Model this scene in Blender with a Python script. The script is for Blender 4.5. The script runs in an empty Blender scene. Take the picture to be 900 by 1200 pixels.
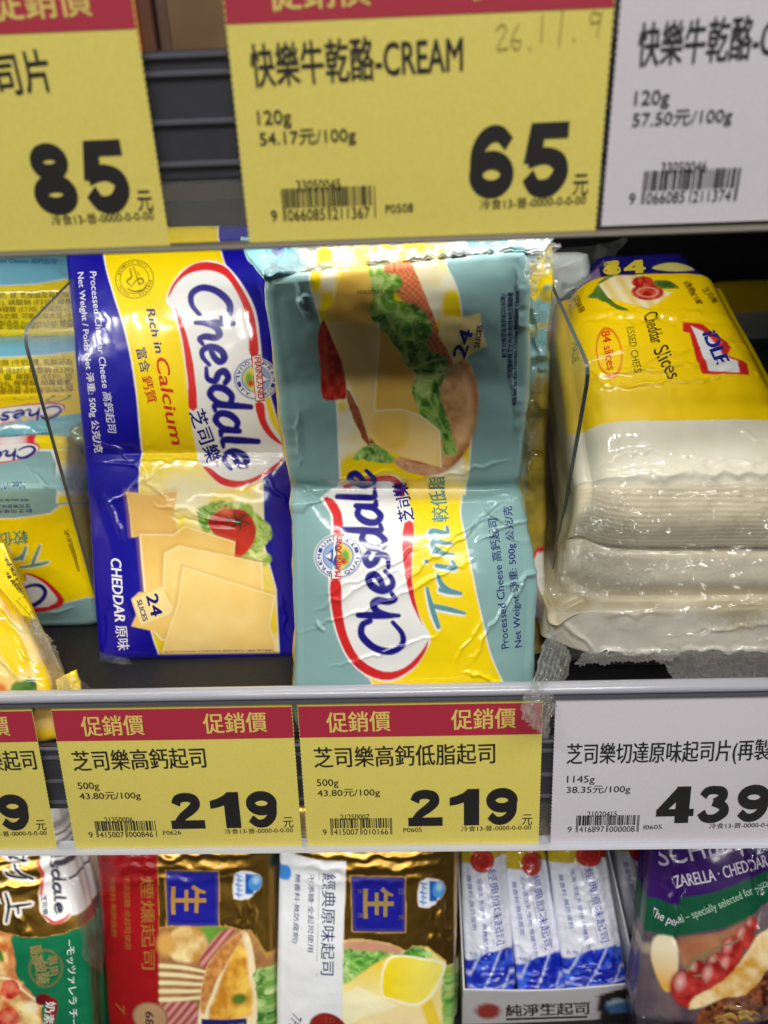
import bpy, bmesh, math, random
import numpy as np
from mathutils import Vector, Matrix

random.seed(7)
rng = np.random.default_rng(11)
SC = bpy.context.scene
COL = SC.collection

# ------------------------------------------------------------------ camera
CAM = np.array([-0.00465, -0.21584, 0.21842])
YAW, PITCH, ROLL = math.radians(1.891), math.radians(25.368), math.radians(-2.198)
FPX = 867.0


def cam_axes():
    cy, sy = math.cos(YAW), math.sin(YAW)
    f = np.array([-sy * math.cos(PITCH), cy * math.cos(PITCH), -math.sin(PITCH)])
    r = np.array([cy, sy, 0.0])
    u = np.cross(r, f)
    c, s = math.cos(ROLL), math.sin(ROLL)
    return np.array([c * r + s * u, -s * r + c * u, f])


AX = cam_axes()
cam_data = bpy.data.cameras.new("camera")
cam = bpy.data.objects.new("camera", cam_data)
COL.objects.link(cam)
m = Matrix(((AX[0][0], AX[1][0], -AX[2][0], CAM[0]), (AX[0][1], AX[1][1], -AX[2][1], CAM[1]),
            (AX[0][2], AX[1][2], -AX[2][2], CAM[2]), (0, 0, 0, 1)))
cam.matrix_world = m
cam_data.sensor_fit = 'VERTICAL'
cam_data.sensor_height = 36.0
cam_data.sensor_width = 27.0
cam_data.lens = FPX / 1200 * 36
cam_data.clip_start = 0.01
cam_data.clip_end = 50
cam_data.dof.use_dof = True
cam_data.dof.focus_distance = 0.305
cam_data.dof.aperture_fstop = 8.5
SC.camera = cam

# ------------------------------------------------------------------ light, exposure
SC.view_settings.view_transform = 'Standard'
SC.view_settings.look = 'None'
SC.view_settings.gamma = 1.0
SC.view_settings.exposure = 0.0
SC.cycles.use_denoising = True
SC.cycles.caustics_reflective = False
SC.cycles.caustics_refractive = False
SC.cycles.transparent_max_bounces = 16
SC.cycles.max_bounces = 8
W = bpy.data.worlds.new("World")
SC.world = W
W.use_nodes = True
W.node_tree.nodes["Background"].inputs[0].default_value = (0.95, 0.97, 1.0, 1)
W.node_tree.nodes["Background"].inputs[1].default_value = 0.045


def area(name, loc, target, sx, sy, power, col):
    d = bpy.data.lights.new(name, 'AREA')
    d.shape = 'RECTANGLE'
    d.size, d.size_y, d.energy, d.color = sx, sy, power, col
    o = bpy.data.objects.new(name, d)
    COL.objects.link(o)
    o.location = loc
    o.rotation_euler = (Vector(target) - Vector(loc)).to_track_quat('-Z', 'Y').to_euler()
    return o


# thin ceiling tubes of the shop aisle behind the shopper
area("store_ceiling_lamp", (0.45, -1.2, 1.95), (0, 0, 0), 1.5, 0.07, 27, (1.0, 0.97, 0.92))
area("store_ceiling_lamp", (-0.75, -1.3, 1.95), (0, 0, 0), 1.3, 0.07, 17, (1.0, 0.97, 0.92))
area("store_ceiling_lamp", (0.2, -2.1, 2.05), (0, 0, 0), 2.4, 0.08, 17, (1.0, 0.98, 0.95))
LED_UP, LED_MID = 140.0, 110.0

# ------------------------------------------------------------------ geometry tools
def at(px, py, d):
    """world point seen at a photo pixel (900x1200), d metres along the view axis"""
    return CAM + AX.T @ (np.array([(px - 450) / FPX, -(py - 600) / FPX, 1.0]) * d)


def at_y(px, py, y):
    v = AX.T @ np.array([(px - 450) / FPX, -(py - 600) / FPX, 1.0])
    return CAM + v * (y - CAM[1]) / v[1]


def project(P):
    q = (P - CAM) @ AX.T
    return np.stack([450 + FPX * q[..., 0] / q[..., 2], 600 - FPX * q[..., 1] / q[..., 2]], -1)


def lin(c):
    c = np.asarray(c, float) / 255.0
    return np.where(c <= 0.04045, c / 12.92, ((c + 0.055) / 1.055) ** 2.4)


def S(r, g, b):
    return lin((r, g, b))


_tab = rng.random((256, 256))


def vnoise(x, y, seed=0):
    x = np.asarray(x, float) + seed * 17.3
    y = np.asarray(y, float) + seed * 9.7
    ix, iy = np.floor(x).astype(int), np.floor(y).astype(int)
    fx, fy = x - ix, y - iy
    fx, fy = fx * fx * (3 - 2 * fx), fy * fy * (3 - 2 * fy)
    a = _tab[ix % 256, iy % 256]; b = _tab[(ix + 1) % 256, iy % 256]
    c = _tab[ix % 256, (iy + 1) % 256]; d = _tab[(ix + 1) % 256, (iy + 1) % 256]
    return (a * (1 - fx) + b * fx) * (1 - fy) + (c * (1 - fx) + d * fx) * fy


def fbm(x, y, seed=0, o=4):
    t, a, s = 0, 0.5, 0
    for k in range(o):
        t = t + a * vnoise(x * 2 ** k, y * 2 ** k, seed + k); s += a; a *= 0.5
    return t / s


def smooth_closed(pts, n=6):
    p = np.asarray(pts, float)
    out = []
    N = len(p)
    for i in range(N):
        p0, p1, p2, p3 = p[i - 1], p[i], p[(i + 1) % N], p[(i + 2) % N]
        for k in range(n):
            t = k / n
            out.append(0.5 * ((2 * p1) + (-p0 + p2) * t + (2 * p0 - 5 * p1 + 4 * p2 - p3) * t * t + (-p0 + 3 * p1 - 3 * p2 + p3) * t ** 3))
    return np.array(out)


def smooth_open(pts, n=8):
    p = np.asarray(pts, float)
    p = np.vstack([2 * p[0] - p[1], p, 2 * p[-1] - p[-2]])
    out = []
    for i in range(1, len(p) - 2):
        p0, p1, p2, p3 = p[i - 1], p[i], p[i + 1], p[i + 2]
        for k in range(n):
            t = k / n
            out.append(0.5 * ((2 * p1) + (-p0 + p2) * t + (2 * p0 - 5 * p1 + 4 * p2 - p3) * t * t + (-p0 + 3 * p1 - 3 * p2 + p3) * t ** 3))
    out.append(p[-2])
    return np.array(out)


def Z(off, sc, pts):
    """pixels read in an enlarged view -> photo pixels"""
    return [(off[0] + x / sc, off[1] + y / sc) for x, y in pts]


# ------------------------------------------------------------------ printed artwork
class Canvas:
    """the colours printed on a wrapper, one per surface vertex; X, Y are print coordinates"""
    def __init__(self, X, Y, base):
        self.X, self.Y = X.ravel(), Y.ravel()
        self.c = np.tile(np.asarray(base, float), (self.X.size, 1))
        self.aa = 0.7

    def _box(self, x0, y0, x1, y1, pad=3):
        return np.where((self.X > x0 - pad) & (self.X < x1 + pad) & (self.Y > y0 - pad) & (self.Y < y1 + pad))[0]

    def put(self, idx, a, col):
        col = np.asarray(col, float)
        if col.ndim == 2 and len(col) == self.X.size:
            col = col[idx]
        a = np.clip(a, 0, 1)[:, None]
        self.c[idx] = self.c[idx] * (1 - a) + col * a

    def poly(self, pts, col, smooth=0, soft=None, alpha=1.0, rough=0.0, rs=0.1):
        p = smooth_closed(pts, smooth) if smooth else np.asarray(pts, float)
        soft = soft or self.aa
        idx = self._box(p[:, 0].min(), p[:, 1].min(), p[:, 0].max(), p[:, 1].max(), 3 + soft + rough)
        if not len(idx):
            return
        x, y = self.X[idx], self.Y[idx]
        if rough:
            x = x + (fbm(x * rs, y * rs, 3) - 0.5) * rough * 2
            y = y + (fbm(x * rs, y * rs, 8) - 0.5) * rough * 2
        inside = np.zeros(len(idx), bool)
        d2 = np.full(len(idx), 1e9)
        for i in range(len(p)):
            a, b = p[i - 1], p[i]
            if a[1] != b[1]:
                c = ((a[1] > y) != (b[1] > y)) & (x < (b[0] - a[0]) * (y - a[1]) / (b[1] - a[1]) + a[0])
                inside ^= c
            e = b - a
            t = np.clip(((x - a[0]) * e[0] + (y - a[1]) * e[1]) / max(e @ e, 1e-9), 0, 1)
            d2 = np.minimum(d2, (x - a[0] - t * e[0]) ** 2 + (y - a[1] - t * e[1]) ** 2)
        sd = np.sqrt(d2) * np.where(inside, -1, 1)
        self.put(idx, (0.5 - sd / (2 * soft)) * alpha, col)

    def ell(self, cx, cy, rx, ry, col, rot=0, soft=None, alpha=1.0, ring=None):
        soft = soft or self.aa
        R = max(rx, ry)
        idx = self._box(cx - R, cy - R, cx + R, cy + R, 3 + soft)
        if not len(idx):
            return
        x, y = self.X[idx] - cx, self.Y[idx] - cy
        c, s = math.cos(rot), math.sin(rot)
        x, y = c * x + s * y, -s * x + c * y
        r = np.sqrt((x / rx) ** 2 + (y / ry) ** 2)
        sd = (r - 1) * min(rx, ry)
        if ring:
            sd = np.abs(sd) - ring / 2
        self.put(idx, (0.5 - sd / (2 * soft)) * alpha, col)

    def stroke(self, pts, w, col, smooth=8, soft=None, alpha=1.0):
        p = smooth_open(pts, smooth) if smooth and len(pts) > 2 else np.asarray(pts, float)
        w = np.interp(np.linspace(0, 1, len(p)), np.linspace(0, 1, len(w)), w) if hasattr(w, '__len__') else np.full(len(p), w)
        soft = soft or self.aa
        M = w.max()
        idx = self._box(p[:, 0].min() - M, p[:, 1].min() - M, p[:, 0].max() + M, p[:, 1].max() + M)
        if not len(idx):
            return
        x, y = self.X[idx], self.Y[idx]
        sd = np.full(len(idx), 1e9)
        for i in range(1, len(p)):
            a, b = p[i - 1], p[i]
            e = b - a
            t = np.clip(((x - a[0]) * e[0] + (y - a[1]) * e[1]) / max(e @ e, 1e-9), 0, 1)
            d = np.hypot(x - a[0] - t * e[0], y - a[1] - t * e[1]) - (w[i - 1] * (1 - t) + w[i] * t) / 2
            sd = np.minimum(sd, d)
        self.put(idx, (0.5 - sd / (2 * soft)) * alpha, col)

    def mix(self, c1, c2, f):
        f = np.clip(f, 0, 1)[:, None]
        return np.asarray(c1) * (1 - f) + np.asarray(c2) * f

    def leaf(self, s, dark, mid, light, seed=0):
        """frilly leaf colours with pale veins"""
        wx, wy = fbm(self.X * s * .7, self.Y * s * .7, seed, 3), fbm(self.X * s * .7, self.Y * s * .7, seed + 9, 3)
        r = fbm(self.X * s + wx * 3.4, self.Y * s + wy * 3.4, seed + 4, 4)
        v = 1 - np.abs(fbm(self.X * s * .8 + wy * 4, self.Y * s * .8 + wx * 4, seed + 14, 3) * 2 - 1) * 5
        c = self.mix(dark, mid, np.clip((r - .34) * 4.5, 0, 1))
        t = np.clip((r - .56) * 6, 0, 1)[:, None]
        c = c * (1 - t) + np.asarray(light) * t
        t = np.clip(v, 0, 1)[:, None] * .55
        return c * (1 - t) + np.asarray(light) * t

    def n(self, s, seed=0, o=4, sy=None):
        return fbm(self.X * s, self.Y * (sy or s), seed, o)


SCRIPT = {
    'C': (.74, [[(.74, .74), (.66, .95), (.42, 1.0), (.16, .74), (.06, .36), (.18, .05), (.42, .0), (.68, .18)]]),
    'h': (.54, [[(.14, 1.0), (.10, .5), (.07, .0)], [(.09, .26), (.2, .52), (.35, .58), (.42, .44), (.38, .2), (.42, .02), (.54, .08)]]),
    'e': (.47, [[(.09, .26), (.3, .32), (.41, .45), (.33, .59), (.17, .54), (.07, .3), (.13, .05), (.28, .01), (.46, .15)]]),
    's': (.42, [[(.4, .48), (.29, .59), (.15, .52), (.19, .36), (.34, .22), (.28, .03), (.05, .05)]]),
    'd': (.56, [[(.43, .5), (.27, .58), (.11, .42), (.07, .16), (.2, .01), (.36, .14), (.45, .4)], [(.53, 1.02), (.47, .5), (.44, .1), (.56, .05)]]),
    'a': (.54, [[(.43, .5), (.27, .58), (.11, .42), (.07, .16), (.2, .01), (.36, .14), (.44, .4)], [(.47, .58), (.42, .15), (.54, .05)]]),
    'l': (.28, [[(.18, 1.02), (.12, .45), (.10, .1), (.24, .04)]]),
    'T': (.6, [[(.0, .84), (.3, .92), (.74, .98)], [(.42, .94), (.36, .5), (.28, .0)]]),
    'r': (.44, [[(.12, .6), (.09, .3), (.06, .0)], [(.09, .3), (.2, .52), (.4, .6)]]),
    'i': (.3, [[(.14, .58), (.1, .2), (.12, .03), (.24, .1)], [(.22, .86), (.23, .88)]]),
    'm': (.66, [[(.11, .58), (.06, .0)], [(.08, .3), (.2, .56), (.31, .52), (.28, .02)], [(.29, .28), (.42, .56), (.53, .5), (.49, .1), (.62, .05)]]),
}


def script(cv, word, p0, p1, cap, w, col, slant=.22, dx=0, dy=0):
    p0, p1 = np.array(p0, float), np.array(p1, float)
    d = p1 - p0
    L = np.hypot(*d)
    d = d / L
    up = np.array([d[1], -d[0]])
    tot = sum(SCRIPT[c][0] for c in word)
    x = 0
    for c in word:
        adv, strokes = SCRIPT[c]
        for st in strokes:
            q = [p0 + d * ((x + a) * L / tot + slant * b * cap) + up * b * cap + np.array([dx, dy]) for a, b in st]
            cv.stroke(q, [w * .85, w * 1.1, w, w * .6], col, 8)
        x += adv


def mathutils_tess(q):
    from mathutils.geometry import tessellate_polygon
    return np.array(tessellate_polygon([[Vector((x, y, 0)) for x, y in q]]))


# ------------------------------------------------------------------ lettering as real shapes
_tc = {}


def is_cjk(s):
    return any(ord(c) > 0x2E80 for c in s)


def text_mesh(s, bold=0.0, shear=0.0):
    k = (s, bold, shear)
    if k not in _tc:
        c = bpy.data.curves.new("t", 'FONT')
        c.body, c.offset, c.shear, c.resolution_u = s, bold, shear, 3
        o = bpy.data.objects.new("t", c)
        COL.objects.link(o)
        dg = bpy.context.evaluated_depsgraph_get()
        me = bpy.data.meshes.new_from_object(o.evaluated_get(dg))
        me.calc_loop_triangles()
        v = np.zeros(len(me.vertices) * 3); me.vertices.foreach_get('co', v)
        t = np.zeros(len(me.loop_triangles) * 3, int); me.loop_triangles.foreach_get('vertices', t)
        bpy.data.objects.remove(o); bpy.data.curves.remove(c); bpy.data.meshes.remove(me)
        _tc[k] = (v.reshape(-1, 3)[:, :2], t.reshape(-1, 3))
    return _tc[k]


DIGIT = {
    '1': [('p', [(.40, 1), (.60, 1), (.60, 0), (.33, 0), (.33, .64), (.22, .585), (.08, .55), (.08, .77), (.20, .82), (.32, .90)])],
    '2': [('s', [(.14, .68), (.19, .83), (.33, .88), (.47, .82), (.49, .67), (.40, .52), (.23, .33), (.13, .14)], [.25, .24, .24, .26, .27, .25, .22, .2]), ('r', (.02, 0, .63, .24))],
    '3': [('s', [(.12, .72), (.19, .86), (.32, .89), (.45, .83), (.45, .67), (.32, .56)], [.22, .22, .22, .25, .25, .2]), ('s', [(.30, .56), (.47, .46), (.50, .28), (.36, .12), (.19, .13), (.11, .29)], [.2, .24, .27, .24, .22, .24])],
    '4': [('r', (.34, 0, .58, 1)), ('r', (.01, .19, .66, .39)), ('p', [(.01, .36), (.20, .36), (.42, .70), (.42, 1), (.36, 1)])],
    '5': [('r', (.13, .79, .59, 1)), ('p', [(.13, 1), (.31, 1), (.27, .48), (.05, .46)]), ('s', [(.10, .50), (.22, .545), (.36, .55), (.49, .46), (.51, .29), (.39, .12), (.21, .12), (.11, .29)], [.24, .23, .23, .27, .29, .27, .24, .25])],
    '6': [('c', .33, .325, .195, .205, .25), ('s', [(.14, .36), (.16, .66), (.27, .85), (.42, .88), (.54, .74)], [.25, .25, .24, .22, .22])],
    '7': [('r', (.04, .78, .62, 1)), ('s', [(.50, .85), (.34, .5), (.27, 0)], [.2, .24, .26])],
    '8': [('c', .33, .74, .165, .145, .22), ('c', .33, .275, .195, .165, .25)],
    '9': [('c', .32, .675, .195, .205, .25), ('s', [(.51, .64), (.49, .34), (.38, .15), (.23, .12), (.11, .26)], [.25, .25, .24, .22, .22])],
    '0': [('c', .33, .5, .19, .385, .25)],
}


class Decal:
    """flat printed shapes in print coordinates, wrapped on a Surf as one mesh with colour slots"""
    def __init__(self):
        self.v, self.f, self.m, self.mats, self.n, self.lv, self.k = [], [], [], [], 0, [], 0

    def _slot(self, mat):
        if mat not in self.mats:
            self.mats.append(mat)
        return self.mats.index(mat)

    def add(self, V, T, mat):
        self.v.append(V); self.f.append(T + self.n); self.n += len(V)
        self.k = (self.k + 1) % 8          # neighbouring shapes never share a plane
        self.lv.append(np.full(len(V), self.k * 6e-6))
        self.m += [self._slot(mat)] * len(T)

    def text(self, s, p0, p1, h, mat, bold=0.0, shear=0.0):
        V, T = text_mesh(s, 0.0, shear)
        if not len(V):
            return
        p0, p1 = np.array(p0, float), np.array(p1, float)
        d = p1 - p0
        L = np.hypot(*d); d = d / L
        up = np.array([d[1], -d[0]])
        x0, x1 = V[:, 0].min(), V[:, 0].max()
        a = (V[:, :1] - x0) * L / (x1 - x0)
        b = V[:, 1:2] * h / (0.80 if is_cjk(s) else 0.727)
        B = bold * h * 1.25
        for sh in ((0, 0),) if not bold else ((-1, .5), (1, -.5), (0, .4)) if bold < .02 else ((-1, .6), (-.4, -.6), (.4, .6), (1, -.6)):
            self.add(p0 + (a + sh[0] * B) * d + (b + sh[1] * B * .6) * up, T, mat)

    def stroke(self, pts, w, mat, closed=False):
        p = np.asarray(pts, float)
        w = np.interp(np.linspace(0, 1, len(p)), np.linspace(0, 1, len(w)), w) if hasattr(w, '__len__') else np.full(len(p), float(w))
        t = (np.roll(p, -1, 0) - np.roll(p, 1, 0)) if closed else np.gradient(p, axis=0)
        t /= np.linalg.norm(t, axis=1, keepdims=True) + 1e-9
        q = np.stack([-t[:, 1], t[:, 0]], 1) * w[:, None] / 2
        V = np.vstack([p - q, p + q]); n = len(p)
        T = []
        for i in range(n if closed else n - 1):
            j = (i + 1) % n
            T += [(i, j, n + j), (i, n + j, n + i)]
        self.add(V, np.array(T), mat)

    def digits(self, s, p0, p1, h, mat):
        p0, p1 = np.array(p0, float), np.array(p1, float)
        d = p1 - p0; L = np.hypot(*d); d /= L
        up = np.array([d[1], -d[0]])
        cw = L / len(s)
        for i, ch in enumerate(s):
            o = p0 + d * cw * i
            X = lambda q: np.array([o + d * (x / .68 + .02) * cw + up * y * h for x, y in q])
            sc = (cw / .68 + h) / 2
            for it in DIGIT[ch]:
                if it[0] == 's':
                    self.stroke(smooth_open(X(it[1]), 8), [a * sc * .78 for a in it[2]], mat)
                elif it[0] == 'r':
                    x0, y0, x1, y1 = it[1]
                    self.quad(X([(x0, y0), (x1, y0), (x1, y1), (x0, y1)]), mat)
                elif it[0] == 'c':
                    _, cx, cy, rx, ry, w = it
                    a = np.linspace(0, 2 * math.pi, 41)[:-1]
                    self.stroke(X([(cx + rx * math.cos(t), cy + ry * math.sin(t)) for t in a]), w * sc * .80, mat, True)
                else:
                    q = X(it[1])
                    V = np.vstack([q, q.mean(0)]) if False else q
                    tri = mathutils_tess(q)
                    self.add(V, tri, mat)

    def arc(self, s, cx, cy, rx, ry, a0, a1, h, mat, bold=0.02, inward=False):
        n = len(s)
        for i, ch in enumerate(s):
            if ch == ' ':
                continue
            a = math.radians(a0 + (a1 - a0) * (i + .5) / n)
            c = np.array([cx + rx * math.cos(a), cy + ry * math.sin(a)])
            t = np.array([-math.sin(a), math.cos(a)]) * (1 if a1 > a0 else -1)
            w = abs(math.radians(a1 - a0)) * (rx + ry) / 2 / n * .36
            self.text(ch, c - t * w, c + t * w, h, mat, bold)

    def rect(self, x0, y0, x1, y1, mat):
        self.add(np.array([(x0, y0), (x1, y0), (x1, y1), (x0, y1)], float), np.array([(0, 1, 2), (0, 2, 3)]), mat)

    def quad(self, pts, mat):
        self.add(np.array(pts, float), np.array([(0, 1, 2), (0, 2, 3)]), mat)

    def line(self, pts, w, mat):
        for a, b in zip(pts[:-1], pts[1:]):
            a, b = np.array(a, float), np.array(b, float)
            d = (b - a) / max(np.hypot(*(b - a)), 1e-6)
            q = np.array([-d[1], d[0]]) * w / 2
            self.add(np.array([a - q - d * w * .3, b - q + d * w * .3, b + q + d * w * .3, a + q - d * w * .3]), np.array([(0, 1, 2), (0, 2, 3)]), mat)

    def build(self, name, surf, parent, off=0.00012):
        if not self.v:
            return None
        V = surf.map(np.vstack(self.v), off + np.concatenate(self.lv)[:, None])
        o = mesh_obj(name, V, np.vstack(self.f).tolist(), self.mats, parent)
        o.data.polygons.foreach_set('material_index', self.m)
        # every printed shape faces outwards
        n = np.zeros(len(o.data.polygons) * 3); o.data.polygons.foreach_get('normal', n)
        if (n.reshape(-1, 3) @ surf.nmean).mean() < 0:
            o.data.flip_normals()
        o.data.polygons.foreach_set('use_smooth', [True] * len(o.data.polygons))
        return o


# ------------------------------------------------------------------ objects
def thing(name, label, cat, loc, group=None):
    o = bpy.data.objects.new(name, None)
    o.empty_display_size = 0.01
    COL.objects.link(o)
    o.location = [float(a) for a in loc]
    o['label'], o['category'] = label, cat
    if group:
        o['group'] = group
    return o


def mesh_obj(name, V, F, mats, parent=None, smooth=False):
    """V in world space; the mesh is stored relative to its thing"""
    V = np.asarray(V, float)
    root = parent
    off = np.zeros(3)
    while root is not None:
        off = off + np.array(root.location); root = root.parent
    me = bpy.data.meshes.new(name)
    me.from_pydata((V - off).tolist(), [], F)
    for mt in (mats if isinstance(mats, (list, tuple)) else [mats]):
        me.materials.append(mt)
    if smooth:
        me.polygons.foreach_set('use_smooth', [True] * len(me.polygons))
    o = bpy.data.objects.new(name, me)
    COL.objects.link(o)
    if parent is not None:
        o.parent = parent
    return o


def structure(o):
    o['kind'] = 'structure'
    return o


def set_print(o, colors):
    a = o.data.color_attributes.new('print', 'FLOAT_COLOR', 'POINT')
    c = np.ones((len(o.data.vertices), 4)); c[:, :3] = np.clip(colors, 0, 1)
    a.data.foreach_set('color', c.ravel())


class Surf:
    """a gridded surface patch; PX holds the print coordinates of its vertices"""
    def __init__(self, P0, H=None):
        self.P0 = P0
        self.PX = project(P0)
        du = np.gradient(P0, axis=1); dv = np.gradient(P0, axis=0)
        N = np.cross(dv, du)
        N /= np.linalg.norm(N, axis=-1, keepdims=True)
        if (N.mean((0, 1)) @ (CAM - P0.mean((0, 1)))) < 0:
            N = -N
        self.P = P0 + N * (H[..., None] if H is not None else 0)
        du = np.gradient(self.P, axis=1); dv = np.gradient(self.P, axis=0)
        N2 = np.cross(dv, du); N2 /= np.linalg.norm(N2, axis=-1, keepdims=True) + 1e-12
        if (N2 * N).sum() < 0:
            N2 = -N2
        self.N = N2
        self.nmean = N2.mean((0, 1)); self.nmean /= np.linalg.norm(self.nmean)
        # outward when seen from the front of the shelf
        self.nv, self.nu = P0.shape[0] - 1, P0.shape[1] - 1

    def _interp(self, A, u, v):
        x, y = np.clip(u, 0, 1) * self.nu, np.clip(v, 0, 1) * self.nv
        i = np.clip(np.floor(x).astype(int), 0, self.nu - 1); j = np.clip(np.floor(y).astype(int), 0, self.nv - 1)
        fx, fy = (x - i)[:, None], (y - j)[:, None]
        return (A[j, i] * (1 - fx) + A[j, i + 1] * fx) * (1 - fy) + (A[j + 1, i] * (1 - fx) + A[j + 1, i + 1] * fx) * fy

    def uv_of(self, q):
        n = len(q)
        # coarse start on a subsampled grid
        js = np.linspace(0, self.nv, 13).astype(int); is_ = np.linspace(0, self.nu, 13).astype(int)
        sub = self.PX[np.ix_(js, is_)].reshape(-1, 2)
        k = np.array([np.argmin(((sub - p) ** 2).sum(1)) for p in q])
        u, v = is_[k % 13] / self.nu, js[k // 13] / self.nv
        e = 0.01
        for _ in range(9):
            f = self._interp(self.PX, u, v) - q
            u1, v1 = np.where(u > .5, u - e, u + e), np.where(v > .5, v - e, v + e)
            fu = (self._interp(self.PX, u1, v) - q - f) / (u1 - u)[:, None]
            fv = (self._interp(self.PX, u, v1) - q - f) / (v1 - v)[:, None]
            det = fu[:, 0] * fv[:, 1] - fu[:, 1] * fv[:, 0]
            det = np.where(np.abs(det) < 1e-6, 1e-6, det)
            u = np.clip(u - (f[:, 0] * fv[:, 1] - f[:, 1] * fv[:, 0]) / det, 0, 1)
            v = np.clip(v - (fu[:, 0] * f[:, 1] - fu[:, 1] * f[:, 0]) / det, 0, 1)
        return u, v

    def map(self, q, off):
        u, v = self.uv_of(np.asarray(q, float))
        N = self._interp(self.N, u, v)
        return self._interp(self.P, u, v) + N * off


def rows_surface(rows, step=0.0005, smooth=0.004, maxn=640, inset=0.0):
    """rows: list of ((px,py,depth) left, (px,py,depth) right), top to bottom, as soft sheet"""
    L = np.array([at(*r[0]) for r in rows]); R = np.array([at(*r[1]) for r in rows])
    if inset:
        e = R - L
        e /= np.linalg.norm(e, axis=1, keepdims=True)
        L, R = L + e * inset, R - e * inset
        for A in (L, R):
            a = A[1] - A[0]; b = A[-2] - A[-1]
            A[0] += a / np.linalg.norm(a) * inset; A[-1] += b / np.linalg.norm(b) * inset
    dl = np.concatenate([[0], np.cumsum(np.linalg.norm(np.diff((L + R) / 2, axis=0), axis=1))])
    nv = int(min(maxn, max(4, dl[-1] / step)))
    nu = int(min(maxn, max(4, np.linalg.norm(L - R, axis=1).max() / step)))
    s = np.linspace(0, dl[-1], nv + 1)
    k = max(1, int(smooth / (dl[-1] / nv)))

    def samp(A):
        B = np.stack([np.interp(s, dl, A[:, i]) for i in range(3)], -1)
        if len(rows) > 2 and k > 1:
            ker = np.hanning(2 * k + 3)[1:-1]; ker /= ker.sum()
            pad = len(ker) // 2
            C = np.vstack([2 * B[0] - B[pad:0:-1], B, 2 * B[-1] - B[-2:-pad - 2:-1]])
            B = np.stack([np.convolve(C[:, i], ker, 'valid') for i in range(3)], -1)
        return B
    l, r = samp(L), samp(R)
    u = np.linspace(0, 1, nu + 1)[None, :, None]
    return l[:, None] * (1 - u) + r[:, None] * u


def pillow(P0, amount, p=6, q=6):
    nv, nu = P0.shape[:2]
    u = np.abs(np.linspace(-1, 1, nu))[None]; v = np.abs(np.linspace(-1, 1, nv))[:, None]
    return amount * (1 - u ** p) * (1 - v ** q)


def ridges(PX, lines):
    """sharp little folds of the film: (x0,y0,x1,y1,width px,height m)"""
    X, Y = PX[..., 0], PX[..., 1]
    H = np.zeros(X.shape)
    for x0, y0, x1, y1, w, h in lines:
        e = np.array([x1 - x0, y1 - y0]); L2 = e @ e
        jit = (fbm(X * .07, Y * .07, int(x0 + y1) % 50, 2) - .5) * 11
        t = ((X - x0) * e[0] + (Y - y0) * e[1]) / L2
        d = ((X - x0) * e[1] - (Y - y0) * e[0]) / math.sqrt(L2) + jit
        tap = np.clip(t * 4, 0, 1) * np.clip((1 - t) * 4, 0, 1)
        H += h * np.exp(-(d / w) ** 2) * tap
    return H


def crumple(PX, s, amp, seed=0, ridge=True):
    X, Y = PX[..., 0] * s, PX[..., 1] * s
    a = fbm(X, Y, seed, 3)
    if ridge:
        a = 1 - np.abs(a * 2 - 1) * 1.4
    return (a - 0.5) * amp


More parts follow.
